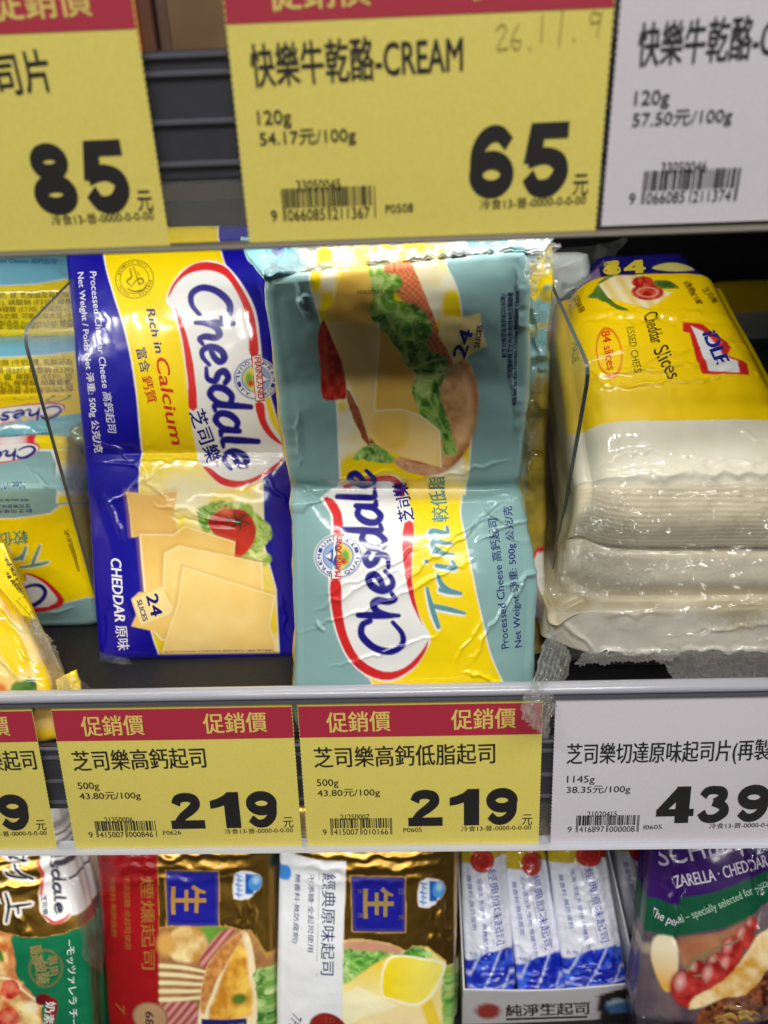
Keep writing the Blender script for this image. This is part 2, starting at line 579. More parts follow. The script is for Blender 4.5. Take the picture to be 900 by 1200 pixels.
def body(name, surf, thick, mats, parent, front_col=None, side=None, r=0.004, jitter=0.0, seed=1):
    """closed soft block: the front patch, rounded edges, sides and a back"""
    P = surf.P
    nv, nu = surf.nv, surf.nu
    V = [P.reshape(-1, 3)]
    idx = np.arange((nv + 1) * (nu + 1)).reshape(nv + 1, nu + 1)
    F = np.stack([idx[:-1, :-1], idx[1:, :-1], idx[1:, 1:], idx[:-1, 1:]], -1).reshape(-1, 4).tolist()
    loop = [(0, i) for i in range(nu + 1)] + [(j, nu) for j in range(1, nv + 1)] + [(nv, i) for i in range(nu - 1, -1, -1)] + [(j, 0) for j in range(nv - 1, 0, -1)]
    lj = np.array([a for a, b in loop]); li = np.array([b for a, b in loop])
    B = P[lj, li]
    nb = -surf.nmean
    eu = P[:, -1].mean(0) - P[:, 0].mean(0); eu /= np.linalg.norm(eu)
    ev = P[-1].mean(0) - P[0].mean(0); ev /= np.linalg.norm(ev)
    out = np.zeros_like(B)
    wu = np.clip(1 - li / 6, 0, 1) * -1 + np.clip(1 - (nu - li) / 6, 0, 1)
    wv = np.clip(1 - lj / 6, 0, 1) * -1 + np.clip(1 - (nv - lj) / 6, 0, 1)
    out = wu[:, None] * eu + wv[:, None] * ev
    out /= np.linalg.norm(out, axis=1, keepdims=True) + 1e-9
    prof = [(r * math.sin(a), r * (1 - math.cos(a))) for a in (0.4, 0.8, 1.2, 1.57)]
    ns = 14
    prof += [(r, r + (thick - 2 * r) * k / ns) for k in range(1, ns + 1)]
    prof += [(r * math.cos(a), thick - r + r * math.sin(a)) for a in (0.5, 1.0, 1.57)]
    n0 = idx.size
    prev = idx[lj, li]
    M = len(loop)
    cols = [front_col] if front_col is not None else []
    s_along = np.arange(M)
    for k, (o_, b_) in enumerate(prof):
        q = B + out * o_ + nb * b_
        if jitter:
            f = min(1, k / 4)
            q = q + out * ((fbm(s_along * .018, np.full(M, k * .3), seed, 3) - .5) * 2 * jitter * f)[:, None]
        V.append(q)
        cur = n0 + np.arange(M); n0 += M
        F += np.stack([prev, np.roll(prev, -1), np.roll(cur, -1), cur], -1).tolist()
        prev = cur
        if front_col is not None:
            c = front_col.reshape(nv + 1, nu + 1, 3)[lj, li]
            if side is not None:
                c = side(k, len(prof), lj / nv, li / nu, c)
            cols.append(c)
    F.append(prev[::-1].tolist())
    o = mesh_obj(name, np.vstack(V), F, mats, parent, True)
    if front_col is not None:
        set_print(o, np.vstack(cols))
    bm = bmesh.new(); bm.from_mesh(o.data)
    bmesh.ops.recalc_face_normals(bm, faces=bm.faces)
    bm.to_mesh(o.data); bm.free()
    return o


def box(name, x0, x1, y0, y1, z0, z1, mat, parent=None, bev=0.0):
    bm = bmesh.new()
    bmesh.ops.create_cube(bm, size=1)
    for v in bm.verts:
        v.co = ((x0 + x1) / 2 + v.co.x * (x1 - x0), (y0 + y1) / 2 + v.co.y * (y1 - y0), (z0 + z1) / 2 + v.co.z * (z1 - z0))
    if bev:
        bmesh.ops.bevel(bm, geom=bm.edges[:], offset=bev, segments=3, affect='EDGES', profile=.5)
    V = [v.co[:] for v in bm.verts]; F = [[v.index for v in f.verts] for f in bm.faces]
    bm.free()
    return mesh_obj(name, V, F, mat, parent)


def extrude_x(name, prof, x0, x1, mat, parent=None, closed=True, smooth=False):
    """profile of (y,z) points swept along x"""
    n = len(prof)
    V = [(x0, y, z) for y, z in prof] + [(x1, y, z) for y, z in prof]
    F = [[i, (i + 1) % n, n + (i + 1) % n, n + i] for i in range(n if closed else n - 1)]
    if closed:
        F += [list(range(n))[::-1], list(range(n, 2 * n))]
    o = mesh_obj(name, V, F, mat, parent, smooth)
    if closed:
        bm = bmesh.new(); bm.from_mesh(o.data); bmesh.ops.recalc_face_normals(bm, faces=bm.faces); bm.to_mesh(o.data); bm.free()
    return o


# ------------------------------------------------------------------ materials
def new_mat(name):
    mt = bpy.data.materials.new(name)
    mt.use_nodes = True
    nt = mt.node_tree
    return mt, nt, nt.nodes["Principled BSDF"]


def pbr(name, col, rough=.5, metal=0.0, coat=0.0, bump=0.0, bscale=300, var=0.0, emit=None, spec=None):
    mt, nt, b = new_mat(name)
    c = tuple(lin(col)) + (1,)
    b.inputs['Base Color'].default_value = c
    b.inputs['Roughness'].default_value = rough
    b.inputs['Metallic'].default_value = metal
    b.inputs['Coat Weight'].default_value = coat
    b.inputs['Coat Roughness'].default_value = .06
    if spec is not None:
        b.inputs['Specular IOR Level'].default_value = spec
    if emit:
        b.inputs['Emission Color'].default_value = (1, .98, .95, 1); b.inputs['Emission Strength'].default_value = emit
    tc = nt.nodes.new('ShaderNodeTexCoord')
    if bump or var:
        nz = nt.nodes.new('ShaderNodeTexNoise'); nz.inputs['Scale'].default_value = bscale; nz.inputs['Detail'].default_value = 5
        nt.links.new(tc.outputs['Object'], nz.inputs['Vector'])
    if bump:
        bp = nt.nodes.new('ShaderNodeBump'); bp.inputs['Strength'].default_value = bump; bp.inputs['Distance'].default_value = .001
        nt.links.new(nz.outputs['Fac'], bp.inputs['Height']); nt.links.new(bp.outputs['Normal'], b.inputs['Normal'])
    if var:
        mx = nt.nodes.new('ShaderNodeMix'); mx.data_type = 'RGBA'; mx.blend_type = 'MULTIPLY'
        mx.inputs['Factor'].default_value = var
        mx.inputs['A'].default_value = c
        rp = nt.nodes.new('ShaderNodeValToRGB'); rp.color_ramp.elements[0].color = (.35, .35, .35, 1); rp.color_ramp.elements[1].color = (1.3, 1.3, 1.3, 1)
        rp.color_ramp.elements[0].position = .3; rp.color_ramp.elements[1].position = .7
        nt.links.new(nz.outputs['Fac'], rp.inputs[0]); nt.links.new(rp.outputs[0], mx.inputs['B'])
        nt.links.new(mx.outputs['Result'], b.inputs['Base Color'])
    return mt


def film_print(name, rough=.3, metal=0.0, coat=1.0, wr=0.25, scale=60, aniso=(1, 1, 1), crough=.05):
    """printed plastic film: colour from the print, fine wrinkles in the gloss"""
    mt, nt, b = new_mat(name)
    at_ = nt.nodes.new('ShaderNodeAttribute'); at_.attribute_name = 'print'
    nt.links.new(at_.outputs['Color'], b.inputs['Base Color'])
    b.inputs['Roughness'].default_value = rough
    b.inputs['Metallic'].default_value = metal
    b.inputs['Coat Weight'].default_value = coat
    b.inputs['Coat Roughness'].default_value = crough
    b.inputs['Specular IOR Level'].default_value = .2
    film_bump(nt, b, wr, scale, aniso)
    return mt


def film_bump(nt, b, wr, scale, aniso=(1, 1, 1), key='Coat Normal'):
    tc = nt.nodes.new('ShaderNodeTexCoord')
    mp = nt.nodes.new('ShaderNodeMapping'); mp.inputs['Scale'].default_value = aniso
    nz = nt.nodes.new('ShaderNodeTexNoise'); nz.inputs['Scale'].default_value = scale; nz.inputs['Detail'].default_value = 3
    nz.inputs['Distortion'].default_value = .6
    nt.links.new(tc.outputs['Object'], mp.inputs[0]); nt.links.new(mp.outputs[0], nz.inputs['Vector'])
    bp = nt.nodes.new('ShaderNodeBump'); bp.inputs['Strength'].default_value = wr; bp.inputs['Distance'].default_value = .003
    nt.links.new(nz.outputs['Fac'], bp.inputs['Height'])
    for k in ((key, 'Normal') if key == 'Coat Normal' else (key,)):
        nt.links.new(bp.outputs['Normal'], b.inputs[k])


_inks = {}


def ink(r, g, b, rough=.35, coat=1.0, metal=0.0):
    k = (r, g, b, rough, coat, metal)
    if k not in _inks:
        mt = pbr("ink", (r, g, b), rough, metal, coat)
        if coat > .5:
            film_bump(mt.node_tree, mt.node_tree.nodes["Principled BSDF"], .025, 35); mt.node_tree.nodes["Principled BSDF"].inputs['Coat Roughness'].default_value = .11; mt.node_tree.nodes["Principled BSDF"].inputs['Coat Weight'].default_value = .8; mt.node_tree.nodes["Principled BSDF"].inputs['Specular IOR Level'].default_value = .2
        _inks[k] = mt
    return _inks[k]


def clear(name, gloss=1.0, white=0.06, tint=(1, 1, 1), rough=.06, wr=0.0, scale=120, aniso=(1, 1, 1), ior=1.45, cap=.22):
    """clear plastic sheet: lets light straight through, mirrors some at grazing angles"""
    mt = bpy.data.materials.new(name); mt.use_nodes = True
    nt = mt.node_tree
    nt.nodes.remove(nt.nodes["Principled BSDF"])
    out = nt.nodes["Material Output"]
    tr = nt.nodes.new('ShaderNodeBsdfTransparent'); tr.inputs[0].default_value = (*tint, 1)
    gl = nt.nodes.new('ShaderNodeBsdfGlossy'); gl.inputs['Roughness'].default_value = rough
    df = nt.nodes.new('ShaderNodeBsdfTranslucent'); df.inputs[0].default_value = (.9, .9, .88, 1)
    d2 = nt.nodes.new('ShaderNodeBsdfDiffuse'); d2.inputs[0].default_value = (.9, .9, .88, 1)
    fr = nt.nodes.new('ShaderNodeFresnel'); fr.inputs['IOR'].default_value = ior
    mu = nt.nodes.new('ShaderNodeMath'); mu.operation = 'MULTIPLY'; mu.inputs[1].default_value = gloss
    m0 = nt.nodes.new('ShaderNodeMixShader'); m0.inputs[0].default_value = .5
    m1 = nt.nodes.new('ShaderNodeMixShader'); m1.inputs[0].default_value = white
    m2 = nt.nodes.new('ShaderNodeMixShader')
    L = nt.links.new
    L(df.outputs[0], m0.inputs[1]); L(d2.outputs[0], m0.inputs[2])
    L(tr.outputs[0], m1.inputs[1]); L(m0.outputs[0], m1.inputs[2])
    mn = nt.nodes.new('ShaderNodeMath'); mn.operation = 'MINIMUM'; mn.inputs[1].default_value = cap
    L(fr.outputs[0], mu.inputs[0]); L(mu.outputs[0], mn.inputs[0]); L(mn.outputs[0], m2.inputs[0])
    L(m1.outputs[0], m2.inputs[1]); L(gl.outputs[0], m2.inputs[2]); L(m2.outputs[0], out.inputs[0])
    if wr:
        tc = nt.nodes.new('ShaderNodeTexCoord'); mp = nt.nodes.new('ShaderNodeMapping'); mp.inputs['Scale'].default_value = aniso
        nz = nt.nodes.new('ShaderNodeTexNoise'); nz.inputs['Scale'].default_value = scale; nz.inputs['Detail'].default_value = 4; nz.inputs['Distortion'].default_value = 1.2
        bp = nt.nodes.new('ShaderNodeBump'); bp.inputs['Strength'].default_value = wr; bp.inputs['Distance'].default_value = .004
        L(tc.outputs['Object'], mp.inputs[0]); L(mp.outputs[0], nz.inputs['Vector']); L(nz.outputs['Fac'], bp.inputs['Height'])
        L(bp.outputs['Normal'], gl.inputs['Normal']); L(bp.outputs['Normal'], fr.inputs['Normal'])
    return mt


M = dict(
    deck=pbr('black_shelf', (15, 15, 16), .55, bump=.3, bscale=500, var=.4),
    slate=pbr('slate_edge', (52, 53, 61), .45, bump=.1, bscale=200, var=.25),
    rib=pbr('rib_plastic', (88, 88, 96), .45),
    dark=pbr('dark_panel', (13, 12, 12), .6, var=.3, bscale=20),
    lip=pbr('lip_plastic', (176, 177, 186), .22, coat=.6),
    lipu=pbr('lip_plastic_warm', (104, 98, 84), .5),
    liplite=pbr('lip_edge_plastic', (205, 206, 214), .2, coat=.6),
    ytag=pbr('yellow_paper', (240, 223, 108), .6, bump=.06, bscale=900, var=.06),
    wtag=pbr('white_paper', (226, 221, 229), .6, bump=.06, bscale=900, var=.05),
    red=pbr('red_paper_ink', (184, 34, 62), .6),
    yink=pbr('pale_yellow_ink', (236, 212, 110), .6),
    kink=pbr('black_ink', (22, 20, 20), .55),
    gink=pbr('pencil_grey', (158, 144, 74), .7),
    rail=clear('rail_plastic', .3, .02, rough=.15, cap=.1),
    acryl=clear('divider_acrylic', .4, .09, rough=.1, wr=.05, scale=30, cap=.10),
    aedge=pbr('acrylic_edge', (92, 98, 98), .25, coat=.5),
    film=clear('clear_film', 1.8, .06, rough=.06, wr=.06, scale=30, cap=.3),
    filmfin=clear('film_seal', 1.6, .2, rough=.10, wr=.3, scale=90, cap=.3),
    filmw=clear('frosted_film', 1.6, .16, rough=.09, wr=.2, scale=60, cap=.3),
    print=film_print('printed_film', .4, wr=.025, scale=35, coat=.8, crough=.11),
    crink=film_print('crinkled_printed_film', .3, wr=.5, scale=90),
    gold=film_print('foil_print', .3, metal=.0, wr=.3, scale=70),
    paperprint=film_print('printed_card', .5, coat=.15, wr=.05),
    cream=film_print('cream_cheese_block', .4, coat=.8, wr=.10, scale=40),
    led=pbr('led_diode', (255, 250, 240), .5, emit=LED_UP),
    led2=pbr('led_diode_lower', (255, 250, 240), .5, emit=LED_MID),
    housing=pbr('lamp_housing', (190, 190, 190), .5),
)
# gold foil: metallic where the print says so
def make_foil():
    mt, nt, b = new_mat('gold_foil')
    at_ = nt.nodes.new('ShaderNodeAttribute'); at_.attribute_name = 'print'
    al = nt.nodes.new('ShaderNodeAttribute'); al.attribute_name = 'foil'
    nt.links.new(at_.outputs['Color'], b.inputs['Base Color'])
    nt.links.new(al.outputs['Fac'], b.inputs['Metallic'])
    b.inputs['Roughness'].default_value = .36
    b.inputs['Coat Weight'].default_value = .6
    b.inputs['Coat Roughness'].default_value = .08
    film_bump(nt, b, .22, 60)
    return mt


M['foil'] = make_foil()

# ------------------------------------------------------------------ the shelves (setting)
XL, XR = -0.62, 0.66
structure(box('shelf_deck', XL, XR, 0.016, 0.46, -0.017, 0.011, M['deck']))
structure(box('upper_shelf_deck', XL, XR, 0.012, 0.46, 0.2145, 0.2445, M['deck']))
structure(box('lower_shelf_deck', XL, XR, -0.03, 0.46, -0.251, -0.223, M['deck']))
structure(box('back_panel', XL, XR, 0.4605, 0.49, -0.3, 0.55, M['dark']))
structure(box('side_panel', XL - .03, XL - .0005, -.03, 0.49, -0.3, 0.55, M['dark']))
structure(box('side_panel', XR + .0005, XR + .03, -.03, 0.49, -0.3, 0.55, M['dark']))


def led_strip(label, y, z, mat, x1, tilt):
    t = thing('led_strip', label, 'light', (0, y, z), 'light strips under the shelves')
    box('housing', XL + .02, x1 + .02, y - .006, y + .006, z + .0004, z + .0021, M['housing'], t, .0004)
    box('front_shade', XL + .02, x1 + .02, y - .0125, y - .0115, z - .0036, z + .0021, M['housing'], t)  # added lip that screens the diodes off from the front
    V, F = [], []
    x = XL + .03
    while x < x1:
        n = len(V)
        dy, dz = .002 * math.cos(tilt), .002 * math.sin(tilt)
        V += [(x - .003, y - dy, z - dz - .001), (x - .003, y + dy, z + dz - .001), (x + .003, y + dy, z + dz - .001), (x + .003, y - dy, z - dz - .001)]
        F.append([n, n + 1, n + 2, n + 3])
        x += .0165
    mesh_obj('diode_row', V, F, mat, t)
    return t


led_strip('light strip of small white diodes under the upper shelf', 0.069, 0.2122, M['led'], .13, math.radians(28))
led_strip('light strip of small white diodes under the middle shelf', 0.030, -0.0245, M['led2'], .035, math.radians(10))

# ------------------------------------------------------------------ price rails and tags
TW, TH = 0.095, 0.0665


def price_rail(label, zb, tilt, lipmat):
    t = thing('price_rail', label, 'price rail', (0, 0, zb), 'clear price rails on the shelf edges')
    c, s = math.cos(tilt), math.sin(tilt)

    def q(d, h):  # d outward from the tag plane (towards the shopper is negative), h up the rail
        return (d * c + h * s, zb + h * c - d * s)
    # dark shelf edge behind the tags with moulded ribs
    extrude_x('back_strip', [q(.0035, .0165), q(.0035, .0462), q(.0058, .0462), q(.0058, .0165)], XL, XR, M['slate'], t)
    for h in (.0195, .0295, .0405, .0445):
        extrude_x('rib', [q(.0024, h), q(.0024, h + .0008), q(.0034, h + .0012), q(.0034, h - .0004)], XL, XR, M['rib'], t)
    extrude_x('clear_backing', [q(.0030, .0006), q(.0030, .0160), q(.0040, .0160), q(.0040, .0006)], XL, XR, M['acryl'], t)
    extrude_x('clear_cover', [q(-.0016, .0004), q(-.0016, .0672)], XL, XR, M['rail'], t, closed=False)
    # bottom lip: a thin pale bead
    extrude_x('bottom_lip', [q(-.0024, -.0016), q(-.0032, -.0011), q(-.0028, -.0004), q(-.0012, .0), q(.0040, .0002), q(.0042, -.0016)], XL, XR, M['liplite'] if lipmat is M['lip'] else lipmat, t)
    # top lip: a rounded bar
    pr = [q(.0018 + .0034 * math.cos(a), .0694 + .0024 * math.sin(a)) for a in np.linspace(0, 2 * math.pi, 20)[:-1]]
    extrude_x('top_lip', pr, XL, XR, lipmat, t, smooth=True)
    extrude_x('top_rib', [q(-.0020, .0667), q(-.0020, .0673), q(.0030, .0676), q(.0030, .0664)], XL, XR, M['rib'], t)
    return t


TILT_L, TILT_U = math.radians(9.44), math.radians(-0.46)
price_rail('clear plastic price rail on the middle shelf edge, grey rounded top', -0.035, TILT_L, M['lip'])
price_rail('clear plastic price rail on the upper shelf edge, out of focus', 0.1994, TILT_U, M['lipu'])


class TagSurf(Surf):
    pass


def barcode(dc, x0, x1, y0, y1, digits, code, fs, seed, k):
    r = random.Random(seed)
    n = 95
    w = (x1 - x0) / n
    i = 0
    guard = {0, 2, 46, 48, 92, 94}
    while i < n:
        run = r.choice([1, 1, 1, 2, 2, 3])
        if i in guard:
            dc.rect(x0 + i * w, y0, x0 + (i + 1) * w, y1 + fs * .9, k); i += 2; continue
        if 3 < i < 91 and not 43 < i < 50:
            e = min(i + run, 91)
            dc.rect(x0 + i * w, y0, x0 + e * w, y1 - fs * .2, k)
            i = e + r.choice([1, 1, 2, 2])
        else:
            i += 1
    yb = y1 + fs * .9
    dc.text(digits[0], (x0 - fs * 1.4, yb), (x0 - fs * .7, yb), fs, k)
    dc.text(digits[1], (x0 + w * 5, yb), (x0 + w * 43, yb), fs, k)
    dc.text(digits[2], (x0 + w * 51, yb), (x0 + w * 89, yb), fs, k)
    if code:
        dc.text(code, (x0 + (x1 - x0) * .17, y0 + fs * .25), (x0 + (x1 - x0) * .64, y0 + fs * .25), fs * .95, k)


def price_tag(label, x0, zb, tilt, yellow, name, name_w, weight, unit, price, bars, lot, group, lot_x=.42, pencil=False, small_r=None, name_x=None, seed=1, roll=0.0, lift=0):
    """a paper tag; print coordinates are 0..280 across, 0..160 down"""
    c, s = math.cos(tilt), math.sin(tilt)
    t = thing('price_tag', label, 'price tag', (x0 + TW / 2, 0, zb), group)
    nn = 2 * int(TH / .0016)

    def pt(X, Y, off=0.0):
        h = TH * (1 - Y / 160) + lift
        x = x0 + TW * X / 280
        cx, ch = x0 + TW / 2, TH / 2
        dx, dh = x - cx, h - ch
        x, h = cx + dx * math.cos(roll) - dh * math.sin(roll), ch + dx * math.sin(roll) + dh * math.cos(roll)
        bow = .0006 * math.cos((X / 280 - .5) * 3.1) * math.sin(Y / 160 * 3)
        d = -off - .0002 - bow * .6
        return (x, d * c + h * s, zb + h * c - d * s)
    # sheet with perforated (zigzag) side edges
    cols = [0, 40, 80, 120, 160, 200, 240, 280]
    V, F = [], []
    for j in range(nn + 1):
        Y = 160 * j / nn
        z = (.9 if j % 2 else 0)
        for k_, X in enumerate(cols):
            V.append(pt(X + (z if k_ == 0 else -z if k_ == 7 else 0), Y))
    for j in range(nn):
        for k_ in range(7):
            a = j * 8 + k_
            F.append([a, a + 1, a + 9, a + 8])
    mesh_obj('paper', V, F, M['ytag'] if yellow else M['wtag'], t)

    def emit(name_, dc, off):
        VV = np.array([pt(x, y, off + l) for (x, y), l in zip(np.vstack(dc.v), np.concatenate(dc.lv))])
        o = mesh_obj(name_, VV, np.vstack(dc.f).tolist(), dc.mats, t)
        o.data.polygons.foreach_set('material_index', dc.m)
        return o
    K = M['kink']
    if yellow:
        b = Decal()
        for k_ in range(7):
            b.rect(1 if k_ == 0 else 40 * k_, 5, 279 if k_ == 6 else 40 * (k_ + 1), 38, M['red'])
        emit('red_band', b, .00012)
        b = Decal()
        b.text('促銷價', (33, 31), (106, 30), 18.5, M['yink'], .016)
        emit('band_lettering', b, .00025)
        b = Decal()
        b.text('促銷價', (176, 30), (249, 29), 18.5, M['yink'], .016)
        emit('band_lettering', b, .00025)
    d = Decal()
    nx = name_x if name_x is not None else 16 if name_w > 0 else 280 * .975 + name_w
    d.text(name, (nx, 69), (nx + abs(name_w), 66.5), 19.5, K, .012)
    if weight:
        d.text(weight, (17, 91), (17 + 6.4 * len(weight), 91), 8.0, K, .006)
        d.text(unit, (17, 102.5), (17 + 74 * len(unit) / 11, 102), 8.0, K, .006)
    w = 45.5 * len(price)
    pb = 138
    if len(price) == 2:
        w = 84
    d.digits(price, (258 - w, pb), (258, pb - .5), 41.5, K)
    d.text('元', (259, 137), (271, 137), 11.5, K)
    d.text('冷食13-普-0000-0-0-00', (187, 144.5), (270, 143.5), 5.6, K)
    if bars:
        barcode(d, 30, 104, 128, 141, bars[0], bars[1], 7.0, seed, K)
        d.text(lot, (lot_x * 280, 145), (lot_x * 280 + 22, 144.5), 5.4, K)
    if pencil:
        for st in ([(196, 47), (200, 44), (203, 47), (197, 56), (205, 56)], [(212, 44), (207, 52), (211, 57), (214, 53), (208, 52)], [(220, 56), (221, 57)], [(229, 40), (229, 54)], [(243, 38), (242, 56)], [(252, 52), (253, 54)], [(270, 41), (264, 40), (264, 45), (270, 44), (271, 40), (269, 52)]):
            d.line(smooth_open(st, 4) if len(st) > 2 else st, .7, M['gink'])
    emit('lettering', d, .00025)
    return t


G1 = 'price tags in the shelf rails'
XS = [-0.1456, -0.04874, 0.05072]
price_tag('yellow price tag reading 219 under the blue cheddar pack', XS[0], -.035, TILT_L, True, '芝司樂高鈣起司', 158, '500g', '43.80元/100g', '219', (('9', '415007', '000846'), '21250006'), 'F0626', G1, .40, seed=3)
price_tag('yellow price tag reading 219 under the teal sandwich pack', XS[1], -.035, TILT_L, True, '芝司樂高鈣低脂起司', 210, '500g', '43.80元/100g', '219', (('9', '415007', '010166'), '21250007'), 'P0605', G1, seed=4)
price_tag('white price tag reading 439 under the clear wrapped cheese blocks', XS[2], -.035, TILT_L, False, '芝司樂切達原味起司片(再製乾酪)', 290 - 16, '1145g', '38.35元/100g', '439', (('9', '416897', '000008'), '21020415'), 'f0605', G1, .39, seed=5)
price_tag('yellow price tag with 9 showing, cut by the left picture edge in the lower rail', -0.2478, -.035, TILT_L, True, '芝司樂起司', -100, '', '', '219', None, '', G1, seed=6)
price_tag('yellow price tag reading 65 in the upper rail with a pencilled date', -0.0462, .1994, TILT_U, True, '快樂牛乾酪-CREAM', 156, '120g', '54.17元/100g', '65', (('9', '066085', '211367'), '33050045'), 'P0508', G1, .40, True, seed=7)
price_tag('yellow price tag reading 85 in the upper rail', -0.0680 - TW, .1994, TILT_U, True, '起司片', 66, '120g', '58.33元/100g', '85', (('9', '066085', '211381'), '33050047'), 'P0508', G1, seed=8, name_x=144)
price_tag('white price tag with price per gram 57.50 in the upper rail', 0.0500, .1994, TILT_U, False, '快樂牛乾酪-CHEESE', 142, '120g', '57.50元/100g', '69', (('9', '066085', '211374'), '33050046'), 'f0205', G1, .46, seed=9, lift=.001)


# ------------------------------------------------------------------ brand badge shared by the wrappers
BLUE, TEAL, YEL, WHT, RED = S(14, 8, 150), S(138, 176, 174), S(250, 219, 4), S(240, 240, 236), S(214, 40, 40)


def badge_paint(cv, cx, cy, rx, ry, up):
    """round blue and white badge; up = direction of the letters' tops (+1 right, -1 left)"""
    cv.ell(cx, cy, rx, ry, WHT)
    cv.ell(cx, cy, rx * .93, ry * .93, S(40, 70, 160), ring=1.2)
    cv.ell(cx, cy, rx * .62, ry * .62, S(150, 180, 220))
    cv.ell(cx, cy, rx * .62, ry * .62, S(40, 70, 160), ring=.9)
    # mountain on the tops' side, pasture and cow on the other
    cv.poly([(cx, cy - ry * .55), (cx + up * rx * .35, cy - ry * .2), (cx + up * rx * .55, cy), (cx + up * rx * .3, cy + ry * .25), (cx, cy + ry * .55)], S(36, 66, 150))
    cv.poly([(cx + up * rx * .28, cy - ry * .18), (cx + up * rx * .55, cy), (cx + up * rx * .3, cy + ry * .12)], WHT)
    cv.poly([(cx, cy - ry * .55), (cx - up * rx * .4, cy - ry * .4), (cx - up * rx * .56, cy), (cx - up * rx * .35, cy + ry * .42), (cx, cy + ry * .55)], S(226, 214, 90), 3)
    cv.ell(cx - up * rx * .3, cy + ry * .05, rx * .16, ry * .32, S(120, 170, 60), soft=1.5)
    cv.ell(cx - up * rx * .22, cy + ry * .22, rx * .12, ry * .14, S(205, 60, 40), soft=1)


def badge_text(dc, cx, cy, rx, ry, quad, t0, t1, h, down):
    b, r, w = ink(40, 70, 160), ink(206, 34, 40), ink(236, 236, 232)
    dc.quad(quad, r)
    q = np.array(quad); c = q.mean(0)
    inner = c + (q - c) * np.array([.80, .95])
    return inner, (t0, t1, h, r), w


def badge(surf, root, cx, cy, rx, ry, quad, t0, t1, h, down):
    o_ = Decal()
    o_.quad(quad, ink(206, 34, 40))
    logo = o_.build('badge', surf, root, .00010)
    q = np.array(quad, float); c = q.mean(0)
    d = Decal()
    d.quad(c + (q - c) * np.array([.80, .955]), ink(236, 236, 232))
    d.build('badge_plate', surf, logo, .00018)
    d = Decal()
    d.text('MAINLAND', t0, t1, h, ink(206, 34, 40), .03)
    a = 1 if down else -1
    rr = .70
    if down:
        d.arc('PREMIUM', cx, cy, rx * rr, ry * rr, -72, 72, 4.2, ink(40, 70, 160))
        d.arc('QUALITY', cx, cy, rx * .86, ry * .86, 252, 108, 4.2, ink(40, 70, 160))
    else:
        d.arc('PREMIUM', cx, cy, rx * rr, ry * rr, 108, 252, 4.2, ink(40, 70, 160))
        d.arc('QUALITY', cx, cy, rx * .86, ry * .86, 72, -72, 4.2, ink(40, 70, 160))
    d.build('badge_lettering', surf, logo, .00026)


def film_sheet(name, corners, mat, parent, amp=.0015, s=.08, n=46, zig=None, seed=3, curl=0.0, pleat=0.0, npl=9, creases=()):
    """crinkled clear film between four pixel+depth corners TL TR BR BL; zig = zigzag amplitude (u) of the last row"""
    a = [at(*q) for q in corners]
    u = np.linspace(0, 1, n + 1)[None, :, None]; v = np.linspace(0, 1, n + 1)[:, None, None]
    P = (a[0] * (1 - u) + a[1] * u) * (1 - v) + (a[3] * (1 - u) + a[2] * u) * v
    if zig:
        z = (np.arange(n + 1) % 2)[None, :, None] * zig
        P = P + (P[-1:] - P[-2:-1]) * z * (v > .999)
    px = project(P)
    H = crumple(px, s, amp, seed) + crumple(px, s * 2.3, amp * .5, seed + 5)
    vv = np.linspace(0, 1, n + 1)[:, None]
    H = H * np.clip(vv * 5 + .15, 0, 1) + curl * vv ** 2
    if creases:
        H = H + ridges(px, creases)
    if pleat:
        uu = np.linspace(0, 1, n + 1)[None]
        H = H + pleat * np.abs(np.sin(uu * npl * 3.1416 + 2 * fbm(uu * 3 + 0 * vv, vv * 2 + 0 * uu, seed)))
    sf = Surf(P, H)
    idx = np.arange((n + 1) ** 2).reshape(n + 1, n + 1)
    F = np.stack([idx[:-1, :-1], idx[1:, :-1], idx[1:, 1:], idx[:-1, 1:]], -1).reshape(-1, 4).tolist()
    return mesh_obj(name, sf.P.reshape(-1, 3), F, mat, parent, True)


GP = 'wrapped cheese packs on the middle shelf'

